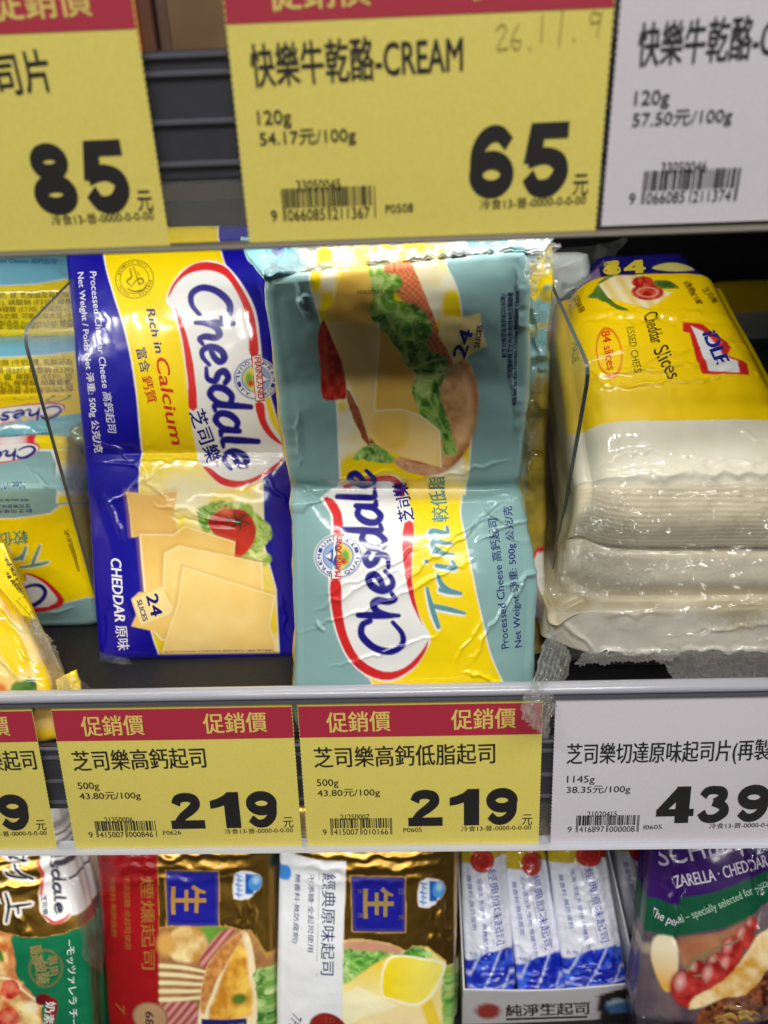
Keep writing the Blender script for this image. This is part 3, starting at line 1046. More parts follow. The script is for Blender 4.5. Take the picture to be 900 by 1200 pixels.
# ================================================================== blue cheddar pack
def blue_pack():
    P0 = rows_surface([((74, 268, .352), (322, 262, .350)), ((99, 537, .352), (344, 535, .349)), ((116, 773, .345), (351, 770, .345))], .00042, inset=.003)
    PX = project(P0)
    nv = P0.shape[0]
    v = np.linspace(0, 1, nv)[:, None]
    half = np.where(v < .53, v / .53, (v - .53) / .47)
    u = np.abs(np.linspace(-1, 1, P0.shape[1]))[None]
    H = .0052 * (1 - u ** 4) * (1 - np.abs(half * 2 - 1) ** 4)
    H += crumple(PX, .02, .0012, 2, False)
    H += ridges(PX, [(100, 520, 350, 545, 4, -.0006), (108, 545, 300, 532, 2.0, .0006), (120, 600, 200, 545, 3, .0005), (150, 540, 200, 585, 2.5, .0007),
                     (180, 590, 290, 615, 2.2, .0006), (200, 606, 282, 620, 2.2, -.0005), (105, 510, 160, 540, 2, .0006), (290, 640, 330, 700, 3, .0004),
                     (120, 570, 150, 640, 3, .0006), (310, 560, 345, 600, 3, .0005), (300, 300, 330, 420, 4, .0004), (130, 690, 126, 765, 2.5, .0005), (325, 690, 338, 760, 2.5, .0005)])
    sf = Surf(P0, H)
    cv = Canvas(PX[..., 0], PX[..., 1], BLUE)
    O, K = (80, 285), 3.3333
    O4, K4 = (80, 520), 3.0
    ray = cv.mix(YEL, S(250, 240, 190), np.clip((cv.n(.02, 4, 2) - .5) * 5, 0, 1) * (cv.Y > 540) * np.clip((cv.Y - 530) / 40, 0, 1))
    yl = Z(O, K, [(125, -60), (150, 80), (185, 200), (230, 340), (262, 480), (282, 640), (287, 790), (286, 900)]) + [(167, 600), (168, 640), (173, 700), (180, 745), (191, 790)]
    yr = [(331, 790), (328, 770), (325, 690), (312, 640), (310, 560), (335, 525), (300, 400), (290, 345), (266, 312)] + Z(O, K, [(605, 40), (590, -20), (585, -80)])
    cv.poly(smooth_open(yl, 5).tolist() + yr, WHT)
    inset = [(x + 1.6, y) for x, y in smooth_open(yl, 5).tolist()] + [(x - 1.4, y) for x, y in yr]
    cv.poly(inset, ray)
    # logo shield
    w = Z(O, K, [(395, 238), (405, 195), (430, 150), (470, 105), (545, 78), (620, 95), (680, 160), (730, 250), (750, 340), (762, 470), (772, 600), (800, 710), (868, 810), (845, 850), (800, 905)]) + \
        Z(O4, K4, [(735, 80), (690, 122), (630, 153), (588, 160), (540, 146), (498, 108), (474, 78)]) + Z(O, K, [(505, 830), (485, 660), (470, 520), (450, 380), (425, 290)])
    cv.poly(w, WHT, 4)
    r1 = Z(O, K, [(404, 225), (412, 190), (440, 145), (490, 98), (550, 84), (620, 102), (672, 165), (722, 260), (740, 340), (748, 437), (716, 440), (712, 360), (700, 285), (665, 200), (620, 140), (560, 118), (490, 128), (440, 165)])
    cv.poly(r1, RED, 4)
    cv.poly(Z(O, K, [(430, 265), (460, 320), (490, 430), (505, 520), (515, 648), (482, 648), (480, 560), (468, 460), (455, 370)]), RED, 2)
    cv.poly(Z(O, K, [(735, 632), (768, 630), (775, 690), (800, 740), (840, 790), (790, 760), (755, 710)]), RED, 3)
    cv.poly(Z(O4, K4, [(478, 82), (505, 88), (545, 118), (590, 132), (640, 128), (700, 95), (758, 48), (735, 82), (690, 118), (630, 150), (588, 157), (540, 143), (498, 106)]), RED, 3)
    badge_paint(cv, 301.5, 445.5, 25.5, 25, 1)
    script(cv, 'Chesdale', (224.5, 339), (266, 551), 42, 7.8, S(24, 16, 130), .12)
    # ring mark
    cx, cy = 161.5, 330.5
    cv.ell(cx, cy, 22, 22.5, S(70, 62, 20), ring=.9); cv.ell(cx, cy, 16.5, 17, S(70, 62, 20), ring=.7)
    for st in ([(156, 318), (158, 328), (153, 333), (157, 338)], [(158, 340), (164, 332), (170, 330), (172, 335), (166, 336)], [(154, 342), (162, 345), (172, 343), (176, 336)], [(165, 322), (167, 326)], [(160, 316), (168, 338)]):
        cv.stroke(st, [1.0, 2.0, 1.0], S(50, 44, 10))
    # lettuce, tomato
    lf = cv.leaf(.08, S(96, 150, 40), S(164, 196, 80), S(222, 230, 150), 6)
    cv.poly(Z(O4, K4, [(462, 250), (500, 212), (560, 205), (640, 212), (668, 250), (720, 290), (712, 340), (690, 372), (716, 400), (690, 430), (640, 410), (590, 400), (500, 330)]), lf, 3, soft=1.2, rough=3)
    tm = cv.mix(S(216, 52, 22), S(160, 20, 8), np.clip((cv.n(.06, 2)), 0, 1))
    cv.poly(Z(O4, K4, [(502, 285), (520, 250), (570, 232), (630, 240), (664, 290), (660, 340), (630, 385), (590, 400), (540, 340)]), tm, 4, soft=1)
    cv.ell(268, 600, 8, 5, S(240, 120, 80), .3, soft=3, alpha=.7)
    for a in (0.2, 1.3, 2.2, 3.3, 4.2, 5.3):
        cv.stroke([(282, 611), (282 + 9 * math.cos(a), 611 + 7 * math.sin(a)), (282 + 16 * math.cos(a + .25), 611 + 12 * math.sin(a + .25))], [3.2, 2.2, .8], S(40, 60, 16))
    # slices of cheese
    ch = cv.mix(S(246, 206, 112), S(254, 226, 150), cv.n(.03, 9))
    ch2 = cv.mix(S(238, 188, 84), S(250, 214, 126), cv.n(.03, 12))
    edge = S(255, 238, 180)

    def slice_(pts, c, n=0):
        cv.poly([(x - 2, y - 1.5) for x, y in pts], S(206, 150, 70), n, soft=4, alpha=.6)
        cv.poly(pts, edge, n)
        q = np.array(pts); m_ = q.mean(0)
        cv.poly(m_ + (q - m_) * .975, c, n)
    # plain slice where the small figure stands on the wrapper
    slice_(Z(O4, K4, [(215, 172), (300, 182), (395, 168), (385, 245), (402, 332), (320, 318), (235, 330), (228, 250)]), cv.mix(S(232, 184, 96), S(240, 196, 110), cv.n(.04, 2)))
    slice_(Z(O4, K4, [(262, 318), (380, 320), (420, 290), (595, 345), (590, 400), (690, 418), (690, 520), (560, 690), (330, 690), (290, 640)]), ch2)
    slice_(Z(O4, K4, [(348, 385), (400, 358), (688, 418), (690, 520), (600, 690), (340, 640)]), ch)
    slice_(Z(O4, K4, [(415, 432), (732, 532), (712, 640), (742, 752), (325, 752), (345, 690), (395, 560)]), ch)
    cv.poly(Z(O4, K4, [(232, 545), (260, 520), (365, 520), (380, 575), (368, 630), (345, 668), (300, 655), (228, 640), (248, 600)]), ch2)
    cv.poly(Z(O4, K4, [(232, 545), (340, 498), (382, 575), (370, 600), (262, 640), (250, 600)]), S(236, 200, 120))
    cv.poly(Z(O4, K4, [(234, 547), (339, 501), (379, 575), (368, 597), (264, 637), (252, 600)]), S(252, 228, 156))
    root = thing('cheese_pack', 'blue and yellow cheddar slice pack leaning upright, tomato picture below', 'cheese pack', at(235, 772, .347), GP)

    def side(k, n, lv, lu, c):
        c = c.copy()
        c[(lv > .99)] = S(226, 190, 60) if k > 4 else S(20, 14, 130)
        return c
    body('wrapper', sf, .034, M['print'], root, cv.c, side, .004, .0012)
    d = Decal()
    w_, b_, r_ = ink(236, 236, 240), ink(18, 14, 120), ink(208, 50, 30)
    d.text('Processed Cheddar Cheese 高鈣起司', (107.5, 320), (129.5, 509), 9.6, w_, .006, .2)
    d.text('Net Weight / Poids Net 淨重: 500g 公克/克', (92, 320), (111.5, 531), 9.0, w_, .018, .1)
    d.text('Rich in', (176, 366), (187, 417), 9.8, b_, .03, .15)
    d.text('Calcium', (187, 423), (203, 522), 14.5, r_, .022, .2)
    d.text('富含', (164.6, 412), (171, 440), 10.5, b_, .012)
    d.text('鈣質', (171, 444), (178, 475), 10.5, r_, .012)
    d.text('芝司樂', (225.5, 485), (244, 543), 17, b_, .022)
    d.text('TM', (253, 541), (255, 548), 3, b_)
    d.text('TM', (287, 543), (289.5, 550), 3.4, b_)
    d.text('CHEDDAR', (132.5, 655), (136.5, 728), 13.5, w_, .025, .2)
    d.text('原味', (137.5, 733), (139.5, 762), 13, w_, .012)
    d.text('24', (175, 698), (181, 722), 14, b_, .04)
    d.text('SLICES', (163.8, 703.5), (171, 727.5), 6.2, b_, .03)
    d.text('SERVING SUGGESTION / SUGGESTION DE PRÉSENTATION / SARAN PENYAJIAN', (192, 766), (320, 763.5), 3.1, b_, .01)
    d.arc('JABATAN · HALAL · JAMINAN MUTU · ', 161.5, 330.5, 18, 18.5, 0, 350, 2.6, ink(70, 62, 20))
    d.build('lettering', sf, root)
    badge(sf, root, 301.5, 445.5, 25.5, 25, [(296, 418.5), (306.5, 417), (311.5, 471), (301, 472)], (299.6, 421), (304.2, 469), 6.6, True)
    # torn clear corner at the foot
    film_sheet('film_seal', [(116, 764, .344), (150, 772, .343), (156, 780, .340), (118, 775, .339)], M['film'], root, .001, .2, 20)
    return root


# ================================================================== teal low-fat pack (front)
def sandwich(cv, O, K):
    bread = cv.mix(S(186, 104, 50), S(242, 192, 130), np.clip((cv.n(.07, 5, 5) - .3) * 2.2, 0, 1))
    top = cv.mix(S(200, 96, 54), S(234, 144, 94), np.clip((np.sin(cv.X * .9 + cv.n(.05, 2) * 8) * np.sin(cv.Y * .9 + cv.n(.05, 4) * 8)) * .8 + .5, 0, 1))
    pale = cv.mix(S(216, 160, 92), S(240, 204, 150), cv.n(.1, 7))
    leaf = cv.leaf(.07, S(62, 124, 36), S(136, 188, 66), S(206, 228, 140), 3)
    leafd = cv.leaf(.08, S(36, 90, 26), S(92, 150, 50), S(160, 200, 96), 13)
    tom = cv.mix(S(166, 22, 14), S(214, 70, 44), np.clip((cv.n(.14, 15) - .35) * 2.4, 0, 1))
    chz = cv.mix(S(250, 204, 92), S(255, 230, 160), cv.n(.03, 21, 2))
    chd = cv.mix(S(244, 188, 62), S(252, 212, 108), cv.n(.03, 23, 2))
    P = lambda q: Z(O, K, q)
    cv.poly(P([(225, 500), (262, 560), (300, 660), (370, 745), (350, 742), (290, 690), (250, 610), (228, 545)]), cv.mix(S(120, 40, 24), S(200, 120, 80), cv.n(.2, 9)), 3, rough=2)
    cv.poly(P([(245, 740), (280, 700), (320, 690), (380, 735), (360, 752), (300, 745)]), leaf, 3, rough=2.5)
    cv.poly(P([(380, 740), (420, 780), (490, 797), (560, 780), (625, 710), (655, 610), (660, 500), (630, 410), (560, 370), (520, 400), (540, 560), (500, 700)]), bread, 4, soft=1.2)
    cv.stroke(P([(560, 420), (615, 470), (630, 560), (600, 680), (530, 760)]), [6, 16, 18, 14, 6], S(250, 206, 146), soft=7, alpha=.6)
    cv.stroke(P([(600, 405), (648, 480), (654, 600), (622, 700), (560, 778), (490, 795)]), 4, S(150, 78, 34), soft=4, alpha=.6)
    cv.poly(P([(545, 500), (580, 480), (620, 520), (610, 600), (565, 630), (540, 570)]), cv.mix(S(176, 110, 50), S(232, 190, 128), cv.n(.15, 31)), 4, soft=3, alpha=.8)
    cv.poly(P([(380, 745), (440, 752), (520, 765), (560, 755), (545, 785), (490, 797), (420, 782)]), cv.mix(S(190, 110, 80), S(228, 190, 150), cv.n(.3, 33)), 3, soft=1, rough=1.5)
    cv.poly(P([(294, 86), (360, 82), (438, 90), (470, 150), (510, 250), (545, 340), (600, 400), (560, 420), (490, 380), (440, 260), (390, 180), (330, 120)]), top, 3, soft=1)
    cv.poly(P([(330, 100), (345, 104), (342, 122), (331, 118)]), S(40, 24, 14), 3)
    cv.poly(P([(196, 140), (240, 108), (300, 120), (330, 200), (330, 285), (150, 270), (180, 210)]), chd, 2)
    cv.poly(P([(300, 105), (345, 112), (400, 130), (412, 160), (385, 180), (392, 210), (450, 222), (495, 262), (505, 320), (478, 380), (548, 388), (558, 440), (522, 520), (555, 600), (594, 712), (548, 720), (535, 650), (470, 590), (436, 505), (452, 452), (410, 408), (396, 372), (345, 330), (305, 262), (292, 240), (312, 180)]), leaf, 3, soft=1, rough=3)
    cv.poly(P([(430, 330), (480, 340), (520, 400), (510, 450), (470, 440), (430, 400)]), leafd, 3, soft=2, rough=3)
    cv.poly(P([(520, 470), (540, 540), (575, 650), (560, 700), (530, 620), (500, 540)]), leafd, 3, soft=2, rough=2)
    for q in ([(310, 150), (340, 220), (380, 300), (420, 360)], [(400, 240), (440, 290), (450, 350)], [(470, 470), (500, 540), (550, 640)], [(450, 430), (500, 410), (545, 400)], [(330, 130), (390, 150)]):
        cv.stroke(P(q), [1, 2.4, 1], S(186, 216, 116), soft=1.4, alpha=.8)
    cv.poly(P([(142, 272), (170, 300), (205, 400), (224, 520), (200, 536), (142, 534), (134, 430), (125, 330)]), tom, 3, soft=1)
    cv.stroke(P([(150, 300), (150, 420), (165, 520)]), [2, 6, 2], S(222, 90, 60), soft=3, alpha=.5)
    # two folded slices
    cv.poly(P([(330, 300), (360, 320), (420, 420), (450, 450), (440, 510), (470, 590), (400, 572), (322, 578)]), chd, 0)
    cv.poly(P([(148, 272), (240, 275), (331, 278), (330, 380), (320, 480), (316, 575), (306, 640), (300, 680), (262, 560), (215, 430)]), chz, 0)
    cv.stroke(P([(331, 280), (330, 380), (320, 480), (316, 575)]), 1.6, S(255, 240, 190), 0)
    cv.poly(P([(316, 575), (400, 570), (470, 590), (530, 640), (540, 768), (420, 735), (350, 705), (305, 660)]), chz, 0)
    cv.poly(P([(330, 580), (400, 575), (425, 600), (420, 680), (380, 710), (330, 680), (310, 640)]), chd, 4, soft=4)
    cv.stroke(P([(316, 575), (400, 568), (470, 590), (533, 642), (540, 768)]), 1.5, S(255, 244, 200), 0)


def teal_print(cv, lower_only=False):
    O, K = (330, 280), 2.903
    Q, J = (340, 565), 3.0
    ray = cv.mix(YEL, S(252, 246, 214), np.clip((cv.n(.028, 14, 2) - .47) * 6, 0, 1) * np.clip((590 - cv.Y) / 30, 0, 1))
    left = Z(O, K, [(60, -40), (88, 105), (108, 200), (150, 330), (180, 480), (190, 620), (195, 760), (198, 850)]) + Z(Q, J, [(175, 20), (172, 60)])
    left2 = Z(Q, J, [(245, 600), (280, 680), (298, 725), (320, 850)])
    right = Z(O, K, [(540, -40), (555, 70), (590, 150), (608, 230), (625, 400), (645, 560), (641, 700), (630, 860)]) + Z(Q, J, [(610, 40), (598, 110), (612, 200), (640, 350), (670, 480), (700, 600), (755, 720), (800, 850)])
    L, R = smooth_open(left + left2, 4), smooth_open(right, 4)
    cv.poly(L.tolist() + R[::-1].tolist(), WHT)
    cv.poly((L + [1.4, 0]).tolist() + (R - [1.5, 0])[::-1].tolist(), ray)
    sandwich(cv, O, K)
    cv.poly(Z(O, K, [(540, 258), (600, 262), (670, 250), (676, 300), (692, 360), (640, 385), (580, 420), (558, 370), (528, 322)]), S(246, 226, 150))
    # logo shield
    P = lambda q: Z(Q, J, q)
    cv.poly(P([(108, 52), (190, 12), (265, -14), (355, -32), (395, -8), (410, 40), (432, 140), (430, 230), (425, 340), (447, 450), (488, 530), (470, 585), (430, 645), (352, 688), (268, 668), (206, 612), (166, 530), (142, 430), (138, 300), (146, 170), (140, 110)]), WHT, 4)
    cv.poly(P([(118, 56), (150, 60), (182, 110), (187, 180), (156, 180), (152, 120)]), RED, 2)
    cv.poly(P([(185, 18), (270, -18), (350, -30), (388, -5), (402, 45), (378, 45), (352, -4), (270, 4), (205, 26)]), RED, 3)
    cv.poly(P([(145, 350), (181, 350), (186, 440), (205, 530), (250, 610), (330, 652), (400, 638), (455, 585), (480, 545), (470, 585), (430, 640), (352, 682), (268, 662), (210, 608), (172, 530), (150, 440)]), RED, 3)
    cv.poly(P([(400, 148), (432, 148), (428, 240), (424, 340), (448, 455), (462, 492), (425, 420), (402, 330), (392, 230)]), RED, 2)
    badge_paint(cv, 397.3, 652.3, 28.7, 26, -1)
    script(cv, 'Chesdale', (474.5, 761), (436, 548), 45, 8.0, S(24, 18, 130), .10)
    script(cv, 'Trim', (543.5, 733), (523, 617), 38, 8.2, WHT, .2)
    script(cv, 'Trim', (545, 733), (524.5, 617), 38, 5.6, S(92, 150, 158), .2, -.6, -1.0)


def teal_letters(sf, root):
    d = Decal()
    b_, g_, k_ = ink(26, 36, 120), ink(92, 150, 140), ink(24, 30, 90)
    d.text('24', (542.5, 418.5), (552.5, 387.5), 16, b_, .045)
    d.text('SLICES', (559.5, 406), (563.5, 380), 6.4, b_, .03)
    d.text('SERVING SUGGESTION', (468.8, 338.6), (419, 339.2), 4.2, ink(70, 76, 40), .008)
    d.text('較芝司樂原味高鈣起司(台灣)/', (593, 418), (591, 343), 6, k_, .012)
    d.text('芝司樂原味芝士片(香港)低40%之脂肪量', (600, 442), (600, 342), 6, k_, .012)
    d.text('40% less fat than Chesdale Cheddar Processed Cheese', (604.5, 475), (607.5, 341), 5, k_, .02)
    d.text('芝司樂', (484, 610), (476, 566), 16, ink(24, 18, 130), .022)
    d.text('較低脂', (523.5, 612), (519, 556), 17, g_, .016)
    d.text('Processed Cheese 高鈣起司', (594, 757), (580.5, 608), 10.6, b_, .004)
    d.text('Net Weight 淨重: 500g 公克/克', (610, 757), (598.5, 593), 9.6, b_, .010)
    d.build('lettering', sf, root)
    badge(sf, root, 397.3, 652.3, 28.7, 26, Z((340, 565), 3, [(155, 187), (191, 184), (183, 342), (147, 343)]), (400, 676), (402.5, 628.5), 6.8, False)


def teal_pack():
    P0 = rows_surface([((309, 322, .2715), (620, 288, .2715)), ((327, 450, .287), (618, 440, .287)), ((344, 577, .302), (609, 571, .302)), ((345, 690, .2985), (629, 690, .2985)), ((346, 858, .297), (622, 858, .297))], .00042, .003, inset=.0035)
    PX = project(P0)
    yc = 574
    Hy = PX[..., 1]
    u = np.abs(np.linspace(-1, 1, P0.shape[1]))[None]
    up_ = np.clip((yc - Hy) / 270, 0, 1); lo = np.clip((Hy - yc) / 290, 0, 1)
    b = np.where(Hy < yc, .65 * (1 - np.abs(up_ * 2 - 1) ** 3.4), 1 - np.abs(np.clip(lo, 0, 1) * 2 - 1) ** 3)
    H = .0095 * (1 - u ** 3.2) * b - .0035 * np.exp(-((Hy - yc) / 9) ** 2)
    H += crumple(PX, .02, .0012, 5, False)
    r = random.Random(4)
    ln = [(345, 745, 560, 655, 1.7, .00055), (365, 715, 470, 668, 1.5, .0005), (370, 725, 380, 740, 2, .0006), (500, 655, 600, 580, 1.6, .0005), (460, 690, 590, 590, 1.5, .00045), (540, 780, 640, 640, 1.8, .0006), (530, 775, 560, 720, 1.6, .0005),
          (535, 783, 600, 800, 1.8, .0006), (380, 785, 520, 735, 1.7, .0004), (375, 700, 500, 640, 1.4, .0004), (555, 640, 620, 600, 1.6, .0006), (560, 585, 612, 640, 2, .0006),
          (345, 600, 390, 575, 2.2, .0007), (350, 575, 385, 590, 2, .0006), (575, 572, 615, 590, 2, .0007), (585, 690, 625, 670, 2, .0006), (596, 720, 628, 650, 2, .0005),
          (345, 330, 365, 375, 2.2, .0006), (352, 360, 362, 345, 2, .0005), (605, 310, 612, 420, 2.4, .0006), (600, 430, 612, 560, 2.4, .0006), (350, 470, 352, 560, 2.4, .0005), (380, 565, 470, 545, 2, .0004), (480, 560, 600, 540, 2.4, .0005)]
    H += ridges(PX, [(a, b_, c, d_, w_, h_ * 1.5) for a, b_, c, d_, w_, h_ in ln])
    sf = Surf(P0, H)
    cv = Canvas(PX[..., 0], PX[..., 1], TEAL)
    teal_print(cv)
    # the yellow fold along both long edges
    cv.poly([(344, 560), (348, 700), (351, 870), (330, 870), (330, 560)], S(244, 206, 10))
    cv.poly([(612, 590), (619, 620), (623, 640), (640, 620), (630, 575)], S(244, 206, 10))
    root = thing('cheese_pack', 'teal and yellow low fat slice pack with sandwich picture, front of the shelf', 'cheese pack', at(478, 856, .297), GP)

    def side(k, n, lv, lu, c):
        c = c.copy()
        if k > 2:
            f = fbm(lu * 9, np.full_like(lu, k * .6), 3)[:, None]
            topc = np.where(f > .55, S(236, 224, 90), np.where(f < .42, S(120, 190, 205), S(226, 232, 220)))
            c = np.where((lv < .01)[:, None], topc, c)
            c = np.where(((lu < .01) & (lv > .0))[:, None], S(232, 196, 20), c)
            c = np.where(((lu > .99) & (lv > .0))[:, None], np.where(fbm(lv * 7, np.full_like(lv, k * .4), 6)[:, None] > .5, S(222, 196, 40), S(120, 176, 180)), c)
        return c
    body('wrapper', sf, .036, M['print'], root, cv.c, side, .0045, .003, 4)
    teal_letters(sf, root)
    # crumpled printed end of the wrapper folded over the top
    E0 = rows_surface([((284, 284, .300), (652, 270, .296)), ((294, 304, .284), (642, 280, .281)), ((312, 325, .2735), (620, 291, .2735))], .0007, .002)
    EX = project(E0)
    es = Surf(E0, crumple(EX, .035, .005, 3) + crumple(EX, .09, .0016, 8))
    ec = Canvas(EX[..., 0], EX[..., 1], S(186, 190, 184))
    f = ec.n(.045, 6, 3)
    ec.c = ec.mix(S(190, 190, 170), S(204, 182, 50), np.clip((f - .47) * 12, 0, 1) * (ec.X > 340) * (ec.X < 530))
    ec.poly([(280, 270), (340, 270), (352, 300), (362, 320), (330, 330), (290, 330)], S(110, 160, 166), soft=4)
    ec.poly([(312, 270), (334, 270), (340, 296), (322, 300)], S(60, 60, 150), soft=3)
    ec.poly([(530, 260), (700, 260), (700, 300), (520, 305)], ec.mix(S(112, 164, 172), S(186, 194, 192), np.clip((ec.n(.07, 9) - .42) * 8, 0, 1)), soft=4)
    ec.poly([(430, 280), (520, 270), (520, 306), (436, 312)], ec.mix(S(200, 178, 60), S(196, 192, 170), np.clip((ec.n(.09, 12) - .4) * 8, 0, 1)), soft=4)
    body('wrapper_end', es, .003, M['crink'], root, ec.c, None, .001, .0008, 2)
    # clear end seal crumpled over the top
    film_sheet('film_seal', [(612, 318, .268), (626, 280, .280), (657, 287, .288), (622, 348, .271)], M['filmfin'], root, .003, .09, 40, None, 9)
    film_sheet('film_seal', [(286, 288, .296), (470, 279, .290), (440, 312, .268), (314, 324, .267)], M['filmfin'], root, .003, .07, 46, None, 12)
    film_sheet('film_seal', [(470, 279, .290), (640, 276, .288), (618, 292, .268), (440, 311, .268)], M['filmfin'], root, .003, .07, 46, None, 15)
    return root



def Dy(px, py, y):
    """photo pixel + depth of the point on the vertical plane y"""
    P = at_y(px, py, y)
    return (px, py, float((P - CAM) @ AX[2]))


def at_x(px, py, x):
    v = AX.T @ np.array([(px - 450) / FPX, -(py - 600) / FPX, 1.0])
    return CAM + v * (x - CAM[0]) / v[0]


# ================================================================== packs lying at the left, behind the divider
def soft_surface(rows, bulge=.003, crum=.0008, seed=3, lines=(), p=5, step=.0006, sm=.004, split=None):
    P0 = rows_surface(rows, step, sm, inset=.003)
    PX = project(P0)
    H = pillow(P0, bulge, p, p) + crumple(PX, .03, crum, seed, False) + ridges(PX, lines)
    return Surf(P0, H), Canvas(PX[..., 0], PX[..., 1], WHT)


def plain_side(col):
    def f(k, n, lv, lu, c):
        return c if k < 4 else c * .5 + np.asarray(col) * .5
    return f


def logo_strip(cv, q, p0, p1, cap, w):
    cv.poly(q, WHT, 4)
    cv.poly(q, RED, 4) if False else None
    qq = np.array(q, float); c = qq.mean(0)
    cv.poly(qq, RED, 4)
    cv.poly(c + (qq - c) * np.array([.965, .84]), WHT, 4)
    script(cv, 'Chesdale', p0, p1, cap, w, S(24, 18, 130), .1)


def left_packs():
    oK, ol = ink(30, 60, 150), ink(108, 100, 20)
    TEAL_LIT = S(132, 204, 226)  # the teal print brightened, strip light painted into its colour
    GL = 'teal low fat packs stacked at the left'
    # upright front pack, turned upside down
    sf, cv = soft_surface([((-190, 524, .372), (76, 513, .372)), ((-190, 577, .350), (72, 570, .350)), ((-190, 650, .362), (96, 648, .361)), ((-190, 742, .374), (115, 731, .373))], .0025, .001, 3,
                          [(60, 560, 66, 520, 2, .0006), (40, 556, 62, 572, 2, .0007), (55, 720, 90, 712, 2, .0005), (30, 545, 45, 565, 2, .0005), (20, 555, 70, 545, 3, .0005)])
    cv.poly([(-300, 480), (140, 480), (140, 523), (60, 527), (-300, 540)], YEL)
    cv.poly([(-300, 536), (60, 530), (66, 545), (66, 590), (80, 585), (60, 600), (20, 605), (-300, 606)], TEAL)
    cv.poly([(-300, 607), (20, 606), (60, 601), (84, 583), (140, 560), (140, 690), (113, 697), (77, 705), (30, 714), (-300, 720)], YEL)
    cv.poly([(113, 698), (77, 706), (30, 715), (-300, 720), (-300, 800), (140, 800), (140, 690)], TEAL)
    cv.poly([(66, 528), (140, 500), (140, 590), (84, 583), (68, 590)], YEL)
    logo_strip(cv, [(-80, 530), (-10, 519), (30, 517), (46, 522), (45, 531), (30, 540), (-10, 549), (-80, 560)], (43, 523), (-78, 545), 13, 3.4)
    cv.poly([(-120, 690), (20, 684), (30, 671), (40, 670), (58, 680), (73, 696), (76, 704), (70, 711), (50, 716), (20, 718), (-120, 726)], RED, 3)
    cv.poly([(-120, 686), (20, 682), (32, 672), (40, 673), (54, 682), (66, 696), (68, 703), (60, 708), (40, 711), (-120, 718)], WHT, 3)
    script(cv, 'Chesdale', (58, 683), (-130, 694), 25, 5, S(24, 18, 130), .1)
    script(cv, 'Trim', (61, 637), (-22, 642), 24, 5.4, WHT, .2)
    script(cv, 'Trim', (60.5, 637), (-22.5, 642), 24, 3.8, S(92, 150, 140), .2)
    root = thing('cheese_pack', 'teal low fat pack standing upside down behind the left divider', 'cheese pack', at(0, 735, .373), GL)
    body('wrapper', sf, .05, M['print'], root, cv.c, None, .004, .001, 6)
    d = Decal()
    d.text('Net Weight 淨重: 500g', (32, 567.5), (-62, 571), 6.2, oK, .006)
    d.text('40% less fat than Chesdale Cheddar Processed Cheese', (36, 582.5), (-95, 585), 3.4, oK, .01)
    d.text('芝司樂原味芝士片(香港)低40%之脂肪量', (38, 589), (-80, 591), 4, oK)
    d.text('較芝司樂原味高鈣起司(台灣)/', (40, 594.5), (-70, 597), 4, oK)
    d.text('較低脂', (34, 620), (-18, 626), 14, ink(92, 150, 130), .012)
    d.text('KEEP REFRIGERATED AT 1-4°C', (96, 668), (80, 620), 5, ink(50, 46, 10), .02)
    d.build('lettering', sf, root)
    film_sheet('film_seal', [(66, 548, .352), (90, 532, .362), (102, 566, .366), (74, 590, .354)], M['film'], root, .003, .12, 30, .15, 8)
    # second, just above
    sf, cv = soft_surface([((-190, 474, .400), (106, 460, .398)), ((-190, 500, .386), (103, 488, .384)), ((-190, 530, .382), (106, 519, .380))], .002, .001, 9, [(20, 512, 95, 500, 2, .0006), (60, 500, 90, 492, 2, .0006)])
    cv.c[:] = YEL
    cv.poly([(-300, 502), (20, 497), (70, 489), (96, 484), (130, 480), (130, 540), (-300, 550)], S(110, 176, 184))
    cv.poly([(82, 505), (90, 497), (106, 490), (130, 520), (110, 540), (86, 525)], S(110, 130, 80), 3, soft=2)
    logo_strip(cv, [(-60, 492), (-5, 483), (40, 476), (70, 474.5), (77, 478), (72, 485), (40, 493), (0, 500), (-60, 507)], (74, 477.5), (-58, 497), 12, 3)
    cv.ell(30, 494, 7, 4, S(150, 170, 220)); cv.ell(31, 493, 4, 2, S(230, 210, 60))
    cv.ell(69, 468, 13, 4.5, S(90, 100, 70), -.3, ring=1.4); cv.ell(27, 467, 10, 3.5, S(190, 170, 30), -.1, ring=1)
    root = thing('cheese_pack', 'teal and yellow pack end with a small upside down logo, second of the left stack', 'cheese pack', at(0, 524, .384), GL)
    body('wrapper', sf, .05, M['print'], root, cv.c, None, .004, .001, 7)
    d = Decal()
    d.text('Net Weight 淨重: 454g', (60, 508), (-20, 514), 5, oK, .006)
    d.build('lettering', sf, root)
